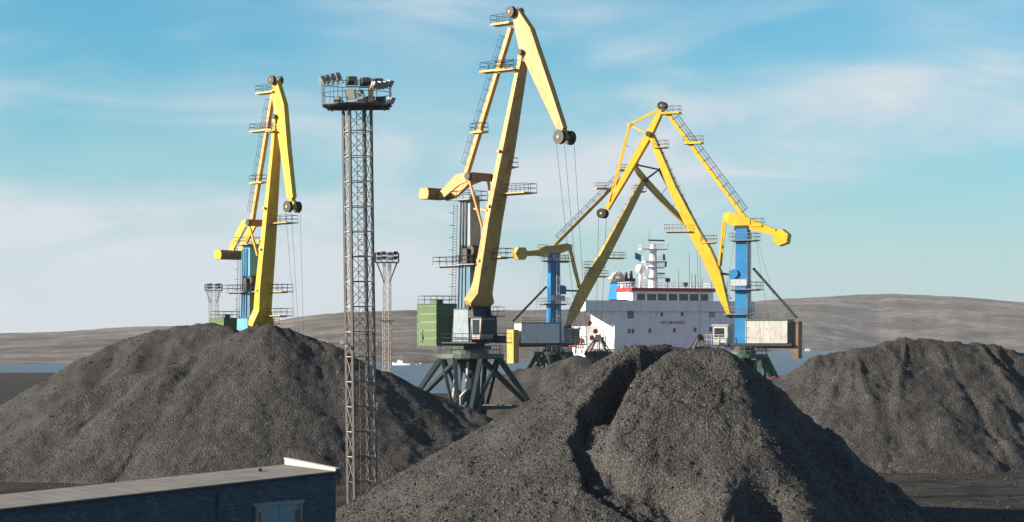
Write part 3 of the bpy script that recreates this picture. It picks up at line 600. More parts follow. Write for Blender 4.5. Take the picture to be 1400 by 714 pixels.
    cab = b.build('operator_cab', M['cab_grey'], rt); MB().box((cx+.02,cy-1.23,cz+1.55), (1.2,.06,1.9)).build('window', M['glass'], cab); MB().beam((cx+.82,cy+.1,cz+.7),(cx+1.0,cy+.1,cz+2.5), 2.0,.08,up=(1,0,0)).build('window', M['glass'], cab)
    MB().box((cx,cy,cz+2.79), (2.4,2.8,.14)).build('roof', M['body_blue'], cab)
    b = MB(); b.box((1.2,0,z0+1.42), (6.4,6.6,.12)); dk_ = b.build('deck', M['dark_green'], rt); MB().rail([(-2,-3.2,z0+1.5),(4.3,-3.2,z0+1.5),(4.3,3.2,z0+1.5),(-2,3.2,z0+1.5)], r=.035).build('railing', c.rail_mat, dk_)
    b = MB(); b.box((.6,2.6,z0+4.9), (4.2,2.2,.12)); dk_ = b.build('deck', M['dark_steel'], rt); MB().rail([(2.6,1.6,z0+5),(2.6,3.6,z0+5),(-1.4,3.6,z0+5)], r=.035).build('railing', c.rail_mat, dk_)
    b = MB(); b.box((1.9,1.5,z0+2.7), (1.2,1.4,2.4)); b.box((.3,2.5,z0+3.2), (2.6,1.4,3.4)); b.tube((1.6,2.9,z0+1.5),(1.6,2.9,z0+4.4), .3, 10); b.box((-.9,3.0,z0+2.3), (1.2,.8,1.6)); b.box((3.2,2.4,z0+1.9),(1,1.0,.9)); b.build('electrical_cabinet', M['dark_steel'], rt)
    b = MB(); b.tube((-1.2,-2.2,2.4),(-1.2,-2.2,3.6), .5, 12); b.tube((-1.6,-2.4,3.0),(-.6,-3.2,3.0), .35, 10); b.path([Vector(p) for p in ((-1.2,-2.2,3.6),(-1.0,-2.0,6.0),(-1.6,-1.2,7.4),(-1.5,-1.0,9.8))], .22, 8); b.build('cable_reel', M['off_white'], rt)
    b = MB(); b.path([Vector(p) for p in ((.4,-2.1,2.0),(.2,-2.0,5.4),(.9,-1.5,6.4),(.9,-1.3,10))], .2, 8); b.build('cable_duct', M['off_white'], rt)
    b = MB(); b.box((1.4,-2.4,3.4), (1.2,1.0,2.0)); b.box((2.6,-1.5,2.6),(1.0,1.2,1.2)); b.build('switch_cabinet', M['dark_steel'], rt)
    return c

main = box_crane('tall cream yellow crane with pale mast and green machinery house, nearest of the cranes', 643, 285, -R(45), dict(
    yellow='cream_yellow', tie_m='cream_yellow', big=True, ring_z=11.0, foot=10.0, turn=-R(4), mast='pale_blue', pipe='pale_blue', mast_w=(2.3,1.7), mast_top=(641,268),
    plats=[(641,274,3.6,3.4,0),(622,364,5.0,2.6,-.4),(648,362,3.4,3.4,0)], winch=(648,361), rack=(664,338),
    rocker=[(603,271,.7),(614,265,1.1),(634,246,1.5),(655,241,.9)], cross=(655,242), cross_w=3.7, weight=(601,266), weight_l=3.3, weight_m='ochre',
    rods=((654,244),(668,310)), stay=((655,286),(676,288)),
    boom=[(654,418,.9,3.6),(655,412,1.4,4.2),(658,399,1.5,2.7),(661,386,1.2,2.65),(675,300,.8,2.55),(694,200,.75,2.2),(712,100,.6,1.55),(715,84,.6,1.3)], foot_pin=(654,420), pivot=(717,72),
    boom_plats=[(699,264,4.6,2.4,1.2),(701,97,3.4,1.6,-.8),(672,352,3.0,2.4,1.4),(688,228,1.6,1.6,1.2)],
    tie=((637,241),(699,38)), tie_plats=[(679,97,4.6,1.7),(689,33,3.4,1.6),(655,181,2.2,1.3)],
    beak=[(704,16,.8),(710,12,.8),(728,39,.9),(756,122,.9),(773,175,.8),(764,177,.8),(742,131,.9),(713,68,.9),(705,32,.8)], neck=(768,172), top=(704,17), tip=(772,188), grab_top=(800,512), grab_label='grab bucket of the tall cream crane, low behind the coal',
    house=(-7.5,-4.0,12.0,17.4,4.6)))
left = box_crane('lemon yellow crane with light blue mast standing behind the tall left coal pile', 343, 345, -R(45), dict(
    yellow='lemon_yellow', tie_m='cream_yellow', big=False, ring_z=10.5, foot=10.4, turn=R(10), mast='sky_blue', pipe='sky_blue', mast_w=(2.1,1.7), mast_top=(341,334),
    plats=[(341,335,3.8,3.6,0),(331,400,5.4,2.8,-.6),(352,399,4.4,3.4,.8)], winch=(346,398), rack=(360,380),
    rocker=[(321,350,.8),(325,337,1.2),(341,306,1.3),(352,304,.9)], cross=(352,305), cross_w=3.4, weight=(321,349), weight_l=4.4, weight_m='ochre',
    rods=((352,308),(360,350)), stay=((348,329),(364,330)),
    boom=[(356,446,1.0,4.0),(357,439,1.4,3.9),(359,424,1.4,2.5),(361,395,1.2,2.6),(365,350,1.1,2.45),(371,280,.85,2.05),(377,205,.65,1.6),(379,168,.6,1.2)], foot_pin=(357,448), pivot=(380,160),
    boom_plats=[(380,305,4.6,2.4,1.0),(371,399,4.0,2.4,1.6),(371,432,4,2.6,1.4),(377,180,2.0,1.4,-.6)],
    tie=((345,303),(374,124)), tie_plats=[(361,179,5.4,1.7),(366,127,4.2,1.6),(353,250,3.0,1.2)],
    beak=[(375,113,.8),(381,110,.8),(391,143,.9),(396,205,.9),(403,270,.8),(395,273,.8),(386,205,.9),(379,160,.9),(374,130,.8)], neck=(399,268), top=(377,110), tip=(400,283), grab_top=(412,500), grab_label='grab bucket of the lemon yellow crane, hidden behind the left coal pile',
    house=(-7.5,-4.0,12.6,16.2,4.5)))

# ---- lighter type with a strutted beak (right crane and the one by the ship)
def strut_crane(label, px, d, az, K):
    c = Crane(label, px, d, az); c.rail_mat = M['grey_paint']; rt = c.root; Y = M[K['yellow']]; B = M[K['blue']]; z0 = K['ring_z']; sd = K['side']    # sd: local y sign of the side towards the yard
    c.portal(z0, 3.9, K['foot'], K['turn'], M[K['portal']], M[K['portal']], M['body_blue'], .62)
    b = MB().lathe([(0,z0+.5),(1.8,z0+.5),(1.8,z0+1.3),(0,z0+1.3)], n=20); b.build('slew_ring', M['dark_steel'], rt)
    b = MB(); b.box((-2.4,0,z0+1.5), (12.0,3.6,.45)); b.box((-2.4,0,z0+1.15),(11,.5,.4)); b.build('slewing_platform', M['dark_steel'], rt)
    mt = c.q(*K['mast_top'])[1]; w0, w1 = K['mast_w']; zb = z0+1.7
    b = MB(); b.hexa([(-w0/2,-w0/2,zb),(w0/2,-w0/2,zb),(w0/2,w0/2,zb),(-w0/2,w0/2,zb)], [(-w1/2,-w1/2,mt),(w1/2,-w1/2,mt),(w1/2,w1/2,mt),(-w1/2,w1/2,mt)]); mast = b.build('mast', B, rt)
    for i in range(int((mt-zb)/1.0)):
        pass
    lx = K.get('ladder_x', .3); ld = MB().ladder((lx,sd*(w0/2+.3),zb),(lx,sd*(w1/2+.3),mt-.8),(1,0,0), w=.6, r=.03)
    for i in range(int((mt-zb)/1.5)): zz = zb+1+i*1.5; ld.path([Vector((lx+.4*math.cos(a), sd*(w0/2+.3+.65*math.sin(a)), zz)) for a in [math.pi*j/5 for j in range(6)]], .025, 4)
    ld.build('caged_ladder', M[K['ladder']], mast)
    for (ppx, ppy, ln, wd) in K['plats']: c.platform(ppx, ppy, ln, wd, M['grey_paint'])
    sg = c.v(*K['sign'][0]); MB().box((sg.x, sd*(w0/2+1.45), sg.z), (K['sign'][1],.08,1.0)).build('name_board', M['off_white'], rt)
    p = c.v(*K['winch']); w = MB(); w.box(p+Vector((.2,0,0)), (1.5,1.6,1.6)); w.tube(p+Vector((.1,-1.3,.3)), p+Vector((.1,1.3,.3)), .7, 14); w.build('luffing_winch', B, rt)
    MB().beam(p, c.v(*K['rack']), .3, .35).build('luffing_rack', M['dark_steel'], rt)
    # rocker with six-sided weight
    MB().loft(c.st(K['rocker'])).build('rocker_arm', Y, rt)
    hw = c.v(*K['weight']); r = K['weight_r']; MB().prism([(r*math.cos(R(30+K['weight_a'])+i*R(60)), r*math.sin(R(30+K['weight_a'])+i*R(60))) for i in range(6)], (1,0,0), (0,0,1), hw, K['weight_w']).build('rocker_counterweight', Y, rt)
    sd_ = c.v(*K['saddle']); MB().box(sd_, (2.2,1.7,.8)).build('rocker_saddle', M['dark_steel'], rt)
    for sy in (-.55, .55): MB().beam(c.v(*K['rod'][0])+Vector((0,sy,0)), c.v(*K['rod'][1])+Vector((0,sy,0)), .3, .3).build('link_rod', Y, rt)
    # boom
    bo = MB().loft(c.st(K['boom'])).build('boom', Y, rt)
    f = c.v(*K['boom'][0][:2]); MB().tube(f+Vector((0,-1.2,0)), f+Vector((0,1.2,0)), .38, 12).build('boom_hinge', M['dark_steel'], rt)
    st = c.st(K['boom']); e1 = Vector((st[1][0],0,st[1][1])); e2 = Vector((st[-1][0],0,st[-1][1])); dd = (e2-e1).normalized(); nn = Vector((-dd.z,0,dd.x)); nn = nn if nn.z > 0 else -nn
    up = MB(); k = int((e2-e1).length/1.5)
    for i in range(k+1):
        t = i/k; dp = st[2][2]/2*(1-t)+st[-1][2]/2*t+.1; q = e1.lerp(e2, t)+nn*dp; up.tube(q+Vector((0,-.4,0)), q+Vector((0,.4,0)), .05, 4); up.tube(q+Vector((0,.4,0)), q+nn*.5+Vector((0,.4,0)), .03, 4)
    for sy in (-.38, .38): up.tube(e1+nn*(st[2][2]/2+.1)+Vector((0,sy,0)), e2+nn*(st[-1][2]/2+.1)+Vector((0,sy,0)), .03, 4)
    up.build('climbing_rungs', M['dark_steel'], bo)
    for (ppx, ppy, ln, wd) in K['boom_plats']: c.platform(ppx, ppy, ln, wd, M['ochre'], name='boom_platform')
    c.tie(c.v(*K['tie'][0]), c.v(*K['tie'][1]), K['tie_w'], K['tie_w'], Y, 1.7)
    for (ppx, ppy, ln, wd) in K['tie_plats']: c.platform(ppx, ppy, ln, wd, Y, th=.3, name='tie_platform')
    # beak with its strut frame
    MB().loft(c.st(K['beak'])).build('beak', Y, rt)
    piv = c.v(*K['pivot']); MB().tube(piv+Vector((0,-1.1,0)), piv+Vector((0,1.1,0)), .45, 12).build('beak_pin', M['dark_steel'], rt)
    kp = c.v(*K['king']); FM = M[K.get('frame', K['yellow'])]
    for sy in (-.5, .5):
        MB().beam(piv+Vector((0,sy,0)), kp+Vector((0,sy*.6,0)), .22, .22).build('strut', FM, rt)
        for q_ in K['stays']: MB().beam(kp+Vector((0,sy*.6,0)), c.v(*q_, sy), .2, .2).build('stay', FM, rt)
    MB().tube(kp+Vector((0,-.5,0)), kp+Vector((0,.5,0)), .32, 8).build('strut_pin', FM, rt)
    for a_, b_ in K['lattice']: MB().beam(c.v(*a_), c.v(*b_), .1, .1).build('lattice_bar', M['grey_paint'], rt)
    for y in (-.5, .5): c.sheave(c.v(*K['head'], y), .68, .5, M['black'], M['ochre'])
    tip = c.v(*K['tip'])
    for y in (-.55, .55): c.sheave(tip+Vector((0,y,0)), .8, .55, M['black'], Y)
    gp = c.v(*K['grab_top'])
    for x in (-.55, .55):
        c.rope([tip+Vector((x,x*.7,0)), Vector((gp.x+x*.5, gp.y+x*.6, gp.z))], .035)
    grab(K['grab_label'], c.world(gp), K['grab_half'], K['grab_drop'], az=az)
    c.rope([c.v(*K['head'], .2), c.v(*K['guy_top'], .2)], .03)
    # machinery house, outer counterweight, tie rods
    x0, x1 = K['house']; hz0 = z0+1.75; hz1 = hz0+K['house_h']
    h = c.house(x0, x1, hz0, hz1, 3.9, M[K['house_m']], M['mid_green'], ribs=K['ribs'], doors=False)
    cwx = K['cw_x']; zt, zl = K['cw_z']; MB().box((cwx,0,(zt+zl)/2), (1.15,K['cw_w'],zt-zl)).build('counterweight', M[K['cw_m']], rt)
    for sy in (-.2, .2): MB().beam((cwx,sy,hz1+.4), c.v(*K['guy'])+Vector((0,sy,0)), .26, .3).build('guy_bar', M['dark_steel'], rt)
    for q_ in K['cables']: c.rope([c.v(*q_[0]), c.v(*q_[1])], .02)
    # cab ahead of the mast
    cx = K['cab_x']; cz = hz0-.2; b = MB(); b.box((cx,0,cz+1.5), (2.4,2.6,3.0)); cab = b.build('operator_cab', M['off_white'] if K['white_cab'] else M['grey_paint'], rt)
    for sy in (-1, 1): MB().box((cx+.2,sy*1.32,cz+1.9), (1.6,.06,1.4)).build('window', M['glass'], cab)
    MB().box((cx+1.22,0,cz+1.8), (.06,2.2,1.7)).build('window', M['glass'], cab); MB().box((cx,0,cz+3.08), (2.8,3.0,.16)).build('roof', M['off_white'], cab)
    bk = MB().rail([(cx-1.2,sd*2.1,cz),(cx+2.4,sd*2.1,cz),(cx+2.4,-sd*2.1,cz)], r=.06, h=1.5); bk.build('railing', M['off_white'], cab); MB().box((cx+.5,0,cz-.1), (4.0,4.3,.18)).build('deck', M['dark_steel'], cab)
    m = MB()
    for i in range(4): m.tube((-1.2+i*.9, sd*.8, z0-2.2),( -1.2+i*.9, sd*1.9, z0-2.2), .55, 12)
    m.box((0,0,z0-1.6), (4.2,2.4,1.4)); m.build('slewing_gear', M['dark_steel'], rt)
    return c

strut_crane('bright yellow crane with blue mast and strutted beak at the right, its jib swung left', 1016, 350, R(180-22), dict(
    yellow='bright_yellow', blue='bright_blue', portal='mid_green', ladder='grey_paint', side=1, ring_z=10.6, foot=8.4, turn=R(12), mast_w=(2.25,1.9), mast_top=(1019,313), ladder_x=-1.35,
    plats=[(1018,329,4.2,3.6),(1019,396,4.8,4.2),(1010,430,4.0,3.8)], sign=((1016,387),2.6), winch=(1007,377), rack=(986,374),
    rocker=[(990,297,1.1,1.3),(998,298,1.9,1.5),(1015,304,2.1,1.5),(1040,311,1.35,1.3),(1060,318,1.0,1.2)], weight=(1069,325), weight_r=1.35, weight_a=10, weight_w=2.4, saddle=(1015,312), rod=((991,299),(984,364)),
    boom=[(998,432,.5,1.2),(991,412,1.05,1.4),(979,374,1.8,1.7),(966,345,1.9,1.7),(951,319,1.7,1.7),(920,257,1.3,1.5),(900,208,1.0,1.3),(892,188,.8,1.2)],
    boom_plats=[(929,317,4.4,2.6),(969,332,2.2,2.0),(904,202,2.0,2.0)],
    tie=((1022,303),(911,153)), tie_w=.6, tie_plats=[(948,196,3.0,1.6),(918,155,3.0,1.6),(1035,309,2.0,1.6)],
    beak=[(907,144,.5,1.0),(900,160,.85,1.2),(888,184,1.1,1.3),(858,237,1.0,1.1),(830,286,.7,.9)], pivot=(889,184), king=(861,171), stays=[(904,148),(834,276)], lattice=[((861,171),(886,182)),((855,198),(872,210))],
    head=(906,145), tip=(824,292), grab_top=(818,461), grab_half=2.3, grab_drop=4.0, grab_label='open grab bucket in front of the white ship, left of the two in view', guy_top=(834,280),
    house=(-7.7,-1.0), house_h=3.6, ribs=6.5, house_m='off_white', cw_w=2.4, cw_m='brown_and_shade', cw_x=-8.75, cw_z=(15.8,9.9), guy=(1030,367), cables=[((1036,330),(1066,436)),((1034,330),(1050,436)),((1004,330),(980,470))], cab_x=3.4, white_cab=True))
strut_crane('ochre crane with deep blue mast beside the ship, its jib swung right', 757, 440, R(20), dict(
    yellow='ochre', blue='deep_blue', portal='dark_green', ladder='off_white', side=-1, ring_z=10.6, foot=8.4, turn=R(8), mast_w=(2.5,1.9), mast_top=(757,347), ladder_x=.45,
    plats=[(757,357,4.6,4.0),(766,358,3.6,3.0),(756,416,5.6,4.6)], sign=((757,408),2.8), winch=(766,397), rack=(790,398),
    rocker=[(718,347,1.0,1.2),(733,346,1.1,1.3),(745,344,2.2,1.5),(760,342,1.9,1.5),(774,338,1.5,1.4),(781,338,.9,1.2)], weight=(711,347), weight_r=1.4, weight_a=30, weight_w=2.4, saddle=(757,349), rod=((779,339),(792,394)),
    boom=[(776,447,.6,1.4),(784,428,1.6,1.6),(799,396,2.1,1.8),(822,356,1.9,1.7),(850,304,1.5,1.5),(874,258,1.1,1.3),(880,246,.8,1.2)],
    boom_plats=[(840,353,4.0,2.6),(812,366,4.0,2.6),(815,378,4.4,2.4),(874,262,2.6,1.8)],
    tie=((757,337),(864,229)), tie_w=.6, tie_plats=[(822,258,2.6,1.6),(852,233,2.6,1.6),(742,343,2.0,1.6)],
    beak=[(866,224,.5,1.0),(872,234,.85,1.2),(882,247,1.1,1.3),(914,282,1.0,1.1),(948,317,.7,.9)], pivot=(881,247), king=(901,232), stays=[(868,225),(940,306)], lattice=[((901,232),(883,246)),((912,256),(903,268)),((924,278),(916,286))], frame='brown_steel',
    head=(867,224), tip=(955,324), grab_top=(957,460), grab_half=2.2, grab_drop=3.8, grab_label='dark grab bucket behind the crest of the largest pile, right of the two in view', guy_top=(940,308),
    house=(-7.6,.4), house_h=3.9, ribs=1.35, house_m='sheet', cw_w=3.8, cw_m='ochre', cw_x=-8.7, cw_z=(15.0,8.3), guy=(747,392), cables=[((745,357),(728,450)),((747,357),(735,450))], cab_x=3.9, white_cab=False))

# ------------------------------------------------------------------ floodlight masts
def flood(mb_parent, p, yaw, tilt, sz, dark, far=False):
    """lamp housing: shallow tapered box with glass front, facing local -y turned by yaw, tilted down"""
    Rm = Matrix.Rotation(yaw, 3, 'Z') @ Matrix.Rotation(tilt, 3, 'X'); p = Vector(p); T = lambda x, y, z: p+Rm @ Vector((x,y,z)); w, h = sz
    b = MB(); b.hexa([T(-w/2,-.16,-h/2),T(w/2,-.16,-h/2),T(w/2,-.16,h/2),T(-w/2,-.16,h/2)], [T(-w*.3,.2,-h*.25),T(w*.3,.2,-h*.25),T(w*.3,.2,h*.3),T(-w*.3,.2,h*.3)])
    b.beam(T(-w*.55,0,0), T(-w*.55,.05,-h*.8), .05, .05); b.beam(T(w*.55,0,0), T(w*.55,.05,-h*.8), .05, .05); b.beam(T(-w*.55,.05,-h*.8), T(w*.55,.05,-h*.8), .05, .05)
    o = b.build('floodlight', M['lamp_dark'] if dark else M['lamp_grey'], mb_parent)
    if not far:
        g_ = MB(); g_.hexa([T(-w*.45,-.19,-h*.44),T(w*.45,-.19,-h*.44),T(w*.45,-.19,h*.44),T(-w*.45,-.19,h*.44)], [T(-w*.45,-.165,-h*.44),T(w*.45,-.165,-h*.44),T(w*.45,-.165,h*.44),T(-w*.45,-.165,h*.44)]); g_.build('lamp_glass', M['lens'], o)
    return o
def lattice(rt, r, phi, z0, z1, bays, leg, brace, mats, sunlit_face=None, taper=1.0):
    cor = lambda i, z: Vector((r*(1+(taper-1)*(z-z0)/(z1-z0))*math.cos(phi+i*math.pi/2), r*(1+(taper-1)*(z-z0)/(z1-z0))*math.sin(phi+i*math.pi/2), z))
    for i in range(4): MB().beam(cor(i,z0), cor(i,z1), leg, leg, up=cor(i,z0)-Vector((0,0,z0))).build('mast_leg', mats[1] if sunlit_face and i in sunlit_face[1] and False else mats[0], rt)
    zs = [z0+(z1-z0)*i/bays for i in range(bays+1)]
    for f in range(4):
        b = MB()
        for k in range(bays):
            if sunlit_face and f == sunlit_face[0] and k == 1: b.build('cross_bracing', mats[0], rt); b = MB()  # lowest bay of the sunlit face stays in the dark steel
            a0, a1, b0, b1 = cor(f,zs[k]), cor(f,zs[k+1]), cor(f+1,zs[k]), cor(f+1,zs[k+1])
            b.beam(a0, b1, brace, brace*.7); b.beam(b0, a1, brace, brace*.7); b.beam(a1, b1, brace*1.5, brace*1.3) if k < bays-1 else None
        b.build('cross_bracing', mats[1] if sunlit_face and f == sunlit_face[0] else mats[0], rt)  # sunlight painted in: bracing on the sun side gets the paler steel
    return cor

TD = 167.0; tb = at(495, 690, TD)
T1 = thing('floodlight_mast', 'tall lattice floodlight mast in front of the left coal pile, nearest of the masts', 'floodlight mast', (tb.x, TD, 0), 0, 'lattice floodlight masts')
T1.rotation_euler = (0, R(-.72), 0)
ZT = H+(YH-146)*TD/F
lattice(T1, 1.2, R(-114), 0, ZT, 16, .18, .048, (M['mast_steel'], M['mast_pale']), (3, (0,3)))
pf = MB(); pw = 2.55; oc = [(-2.6,-1.2),(-1.3,-2.3),(1.4,-2.3),(2.6,-1.2),(2.6,1.2),(1.4,2.3),(-1.3,2.3),(-2.6,1.2)]
pf.prism(oc, (1,0,0), (0,1,0), (0,0,ZT+.08), .07)
for y in (-1.9,-.95,0,.95,1.9): pf.beam((-2.4,y,ZT-.02), (2.4,y,ZT-.02), .1, .12)
for x in (-2,2): pf.beam((x,-1.7,ZT-.12),(x,1.7,ZT-.12), .1,.1)
pf = pf.build('lamp_platform', M['mast_steel'], T1)
MB().rail([Vector((x*.98,y*.98,ZT+.16)) for x, y in oc], h=1.6, step=1.1, r=.026, closed=True).build('railing', M['mast_steel'], pf)
rows = [(-2.5,-1.0,1.95,-R(62),1),(-2.2,-.45,2.1,-R(62),1),(-1.85,.1,2.25,-R(62),1),(-1.5,.7,2.4,-R(62),1)]
for x, y, z, yw, k in rows: flood(T1, (x,y,ZT+z), yw, R(28), (.72,.74), False)
for x, z, y in ((-.52,2.3,2.2),(.55,2.2,2.2),(1.5,2.12,2.2)): flood(T1, (x,y,ZT+z), math.pi+R(8), R(22), (.86,.74), True)
for x, z, y, dk in ((-.72,1.3,1.2,0),(.2,1.25,1.2,0)): flood(T1, (x,y,ZT+z), R(-50), R(30), (.5,.42), False)
for x, z, y, dk in ((-.3,.75,-2.1,0),(.85,.66,1.6,1),(1.72,.6,1.3,1)): flood(T1, (x,y,ZT+z), (math.pi if dk else R(-20)), R(20), (.8,.8), dk)
for i, (x, z, y) in enumerate(((1.45,1.5,-1.5),(1.85,1.55,-1.2),(2.2,1.6,-.8),(2.5,1.75,-.2),(2.55,.55,.7))): flood(T1, (x,y,ZT+z), R(58), R(30), (.55,.55), False)
for x, y in ((-1.3,-2.1),(.5,-2.2)): flood(T1, (x,y,ZT+.35), R(-25), R(60), (.55,.5), False)
bx = MB(); bx.box((1.12,-1.0,ZT+.85), (.38,.4,1.3)); bx.build('junction_box', M['brown_steel'], T1)
for (px_, py_, dy, sz) in ((471,468,-.4,.3),(478,473,-1.2,.22),(516,470,.2,.3)):
    p = at(px_, py_, TD)-Vector((tb.x,TD,0)); cm = MB(); cm.box(p+Vector((0,dy,0)), (sz,.5,sz*.8)); cm.beam(p+Vector((0,dy,-.1)), Vector((p.x*.6,dy*.6,p.z-.3)), .06,.06); cm.build('surveillance_camera', M['off_white'], T1)
p = at(514,557,TD)-Vector((tb.x,TD,0)); cm = MB(); cm.hexa([p+Vector(v) for v in ((-.1,-.3,-.35),(.16,-.3,-.35),(.16,.1,-.35),(-.1,.1,-.35))],[p+Vector(v) for v in ((-.02,-.3,.32),(.24,-.3,.32),(.24,.1,.32),(-.02,.1,.32))]); cm.build('loudspeaker', M['off_white'], T1)
MB().ladder((.15,.35,.3),(.15,.35,ZT-.1),(1,0,0),w=.45,r=.02,step=.4).build('ladder', M['mast_steel'], T1)
ft = MB(); ft.box((0,0,.03), (2.6,2.6,.12)); ft.build('footing', M['ground'], T1)

def far_mast(label, px, ytop, d, r, head_w, base_z):
    zt = H+(YH-ytop)*d/F; x = d*(px-700)/F
    t = thing('floodlight_mast', label, 'floodlight mast', (x, d, base_z), 0, 'lattice floodlight masts'); z1 = zt-base_z-2.6*1
    lattice(t, r, R(-60), 0, z1, 18, .13, .065, (M['mast_pale'], M['mast_pale']))
    h = MB(); h.box((0,0,z1+.1), (head_w,head_w*.7,.22))
    for sx in (-1,1):
        for sy in (-1,1): h.beam((sx*head_w*.42,sy*head_w*.3,z1), (sx*r*.6,sy*r*.6,z1-4.2), .14,.14)
    h = h.build('lamp_platform', M['mast_steel'], t)
    a, b_ = head_w/2, head_w*.35; MB().rail([(-a,-b_,z1+.2),(a,-b_,z1+.2),(a,b_,z1+.2),(-a,b_,z1+.2)], h=1.9, step=1.2, r=.06, closed=True).build('railing', M['mast_steel'], h)
    for row, n in ((1.9,4),(.9,4)):
        for i in range(n): flood(t, (-a+head_w*(i+.5)/n, -b_ if i % 2 else b_, z1+.2+row), R(180 if i % 3 else 30), R(25), (.95,.8), bool(i % 2) or row > 1, True)
    for zz in (z1*.58,): MB().box((0,-.2,zz), (r*3.2,r*1.6,.18)).build('rest_platform', M['mast_steel'], t)
    return t
far_mast('middle-sized lattice floodlight mast standing just right of the nearest mast', 529, 343, 470, .95, 5.0, 0)
far_mast('smallest lattice floodlight mast, far off at the left behind the coal', 292, 387, 740, 1.75, 5.6, 0)

# ------------------------------------------------------------------ blue brick building
BA = R(50); c0 = Vector((-10.2, 127, 0)); LEN, DEP = 28.0, 4.0
bd = thing('brick_building', 'low blue painted brick building with flat roof and white parapet at lower left', 'building', c0, BA)
# local x runs along the front wall (negative = towards the viewer), local y runs back
ez = lambda x: 5.0+.034*x
wl_ = MB(); wl_.hexa([(-LEN,0,0),(0,0,0),(0,DEP,0),(-LEN,DEP,0)], [(-LEN,0,ez(-LEN)-.3),(0,0,ez(0)-.3),(0,DEP,ez(0)-.1),(-LEN,DEP,ez(-LEN)-.1)])
wl_.build('wall', M['brick'], bd)
fa = MB(); fa.hexa([(-LEN-.1,-.1,ez(-LEN)-.34),(.06,-.1,ez(0)-.34),(.06,.0-.003,ez(0)-.34),(-LEN-.1,-.003,ez(-LEN)-.34)], [(-LEN-.1,-.14,ez(-LEN)-.03),(.06,-.14,ez(0)-.03),(.06,-.003,ez(0)-.03),(-LEN-.1,-.003,ez(-LEN)-.03)])
fa.build('cornice', M['brick'], bd)
rf = MB(); rf.hexa([(-LEN-.2,-.22,ez(-LEN)-.03),(-.24,-.22,ez(0)-.03),(-.24,DEP,ez(0)+.2),(-LEN-.2,DEP,ez(-LEN)+.2)], [(-LEN-.2,-.22,ez(-LEN)+.06),(-.24,-.22,ez(0)+.06),(-.24,DEP,ez(0)+.29),(-LEN-.2,DEP,ez(-LEN)+.29)])
rf = rf.build('roof', M['roof_felt'], bd)
lap = MB()
for i in range(1, 27): lap.beam((-i*1.05,-.2,ez(-i*1.05)+.066), (-i*1.05+.05*(-1)**i,DEP-.02,ez(-i*1.05)+.296), .12, .012)
lap.build('felt_lap', M['roof_felt'], rf)
MB().tube((-28,-.3,ez(-28)-.02),(0,-.3,ez(0)-.02), .06, 8).build('gutter', M['dark_steel'], rf)
MB().lathe([(0,0),(.18,0),(.18,.12),(.1,.2),(0,.2)], c=(-3.6,2.6,ez(-3.6)+.2), n=10).build('vent', M['rust_steel'], rf)
pp = MB(); pp.hexa([(-.235,-.2,4.65),(.06,-.2,4.65),(.06,DEP,4.85),(-.235,DEP,4.85)], [(-.235,-.2,5.16),(.06,-.2,5.16),(.06,DEP,5.62),(-.235,DEP,5.62)]); pp = pp.build('parapet', M['whitewash'], bd)
MB().hexa([(-.25,-.25,4.65),(.075,-.25,4.65),(.075,-.204,4.65),(-.25,-.204,4.65)], [(-.25,-.25,5.155),(.075,-.25,5.155),(.075,-.204,5.155),(-.25,-.204,5.155)]).build('parapet_end', M['brick'], pp)
cp = MB(); cp.hexa([(-.27,-.24,5.163),(.09,-.24,5.163),(.09,DEP+.04,5.623),(-.27,DEP+.04,5.623)], [(-.27,-.24,5.23),(.09,-.24,5.23),(.09,DEP+.04,5.69),(-.27,DEP+.04,5.69)]); cp.build('coping', M['whitewash'], pp)
x0, x1, zt, zb = -6.3, -3.0, 3.35, .9
fr = MB()
for a, b_ in (((x0-.12,x0),(zb,zt)),((x1,x1+.12),(zb,zt)),((x0-.3,x1+.3),(zt+.003,zt+.2)),((x0-.2,x1+.2),(zb-.12,zb-.003))): fr.box(((a[0]+a[1])/2,-.09,(b_[0]+b_[1])/2), (a[1]-a[0],.17,b_[1]-b_[0]))
wd = fr.build('window', M['grey_paint'], bd)
MB().box(((x0+x1)/2,-.03,(zb+zt)/2), (x1-x0-.006,.05,zt-zb-.006)).build('pane', M['blue_glass'], wd)
mu = MB(); mu.box(((x0+x1)/2+.1,-.07,(zb+zt)/2), (.07,.05,zt-zb-.01)); mu.box(((x0+x1)/2,-.072,zb+(zt-zb)*.62), (x1-x0-.02,.04,.06)); mu.build('glazing_bar', M['pale_blue'], wd)
for sx, x in ((0,x0+.18),(1,x1-.18)): MB().box((x,-.1,(zb+zt)/2-.1), (.2,.06,zt-zb-.5)).build('hinge_post', M['brown_steel'], wd)
MB().tube((-9.2,-.14,0),(-9.2,-.14,ez(-9.2)-.4), .07, 8).build('downpipe', M['brick'], bd)

# ------------------------------------------------------------------ bulk carrier
SA = R(19); s0 = Vector((470*(840-700)/F, 470, 0)); su = Vector((math.cos(SA), math.sin(SA), 0)); sn = Vector((-math.sin(SA), math.cos(SA), 0))
ship = thing('cargo_ship', 'white bulk carrier with red-trimmed bridge moored behind the cranes', 'ship', s0+Vector((0,0,-3)), SA)
def fr_(px, py, y=0):
    dr = Vector(((px-700)/F, 1, (YH-py)/F)); t = ((s0+sn*y)).dot(sn)/dr.dot(sn); p = Vector((0,0,H))+dr*t; return (p-s0).dot(su), p.z+3
SW = 27.3; zt = fr_(840,424)[1]; zl = fr_(840,412)[1]; dk = 7.0
WHT = M['ship_white']
hb_ = MB(); hull = [(-1.5,26),(SW+1.5,26),(SW+3,10),(SW+3,-70),(SW-4,-88),(SW/2,-98),(4,-88),(-3,-70),(-3,10)]
hb_.prism(hull[::-1], (1,0,0), (0,1,0), (0,0,dk/2-1), dk+2); hb_.build('hull', M['hull_black'], ship)
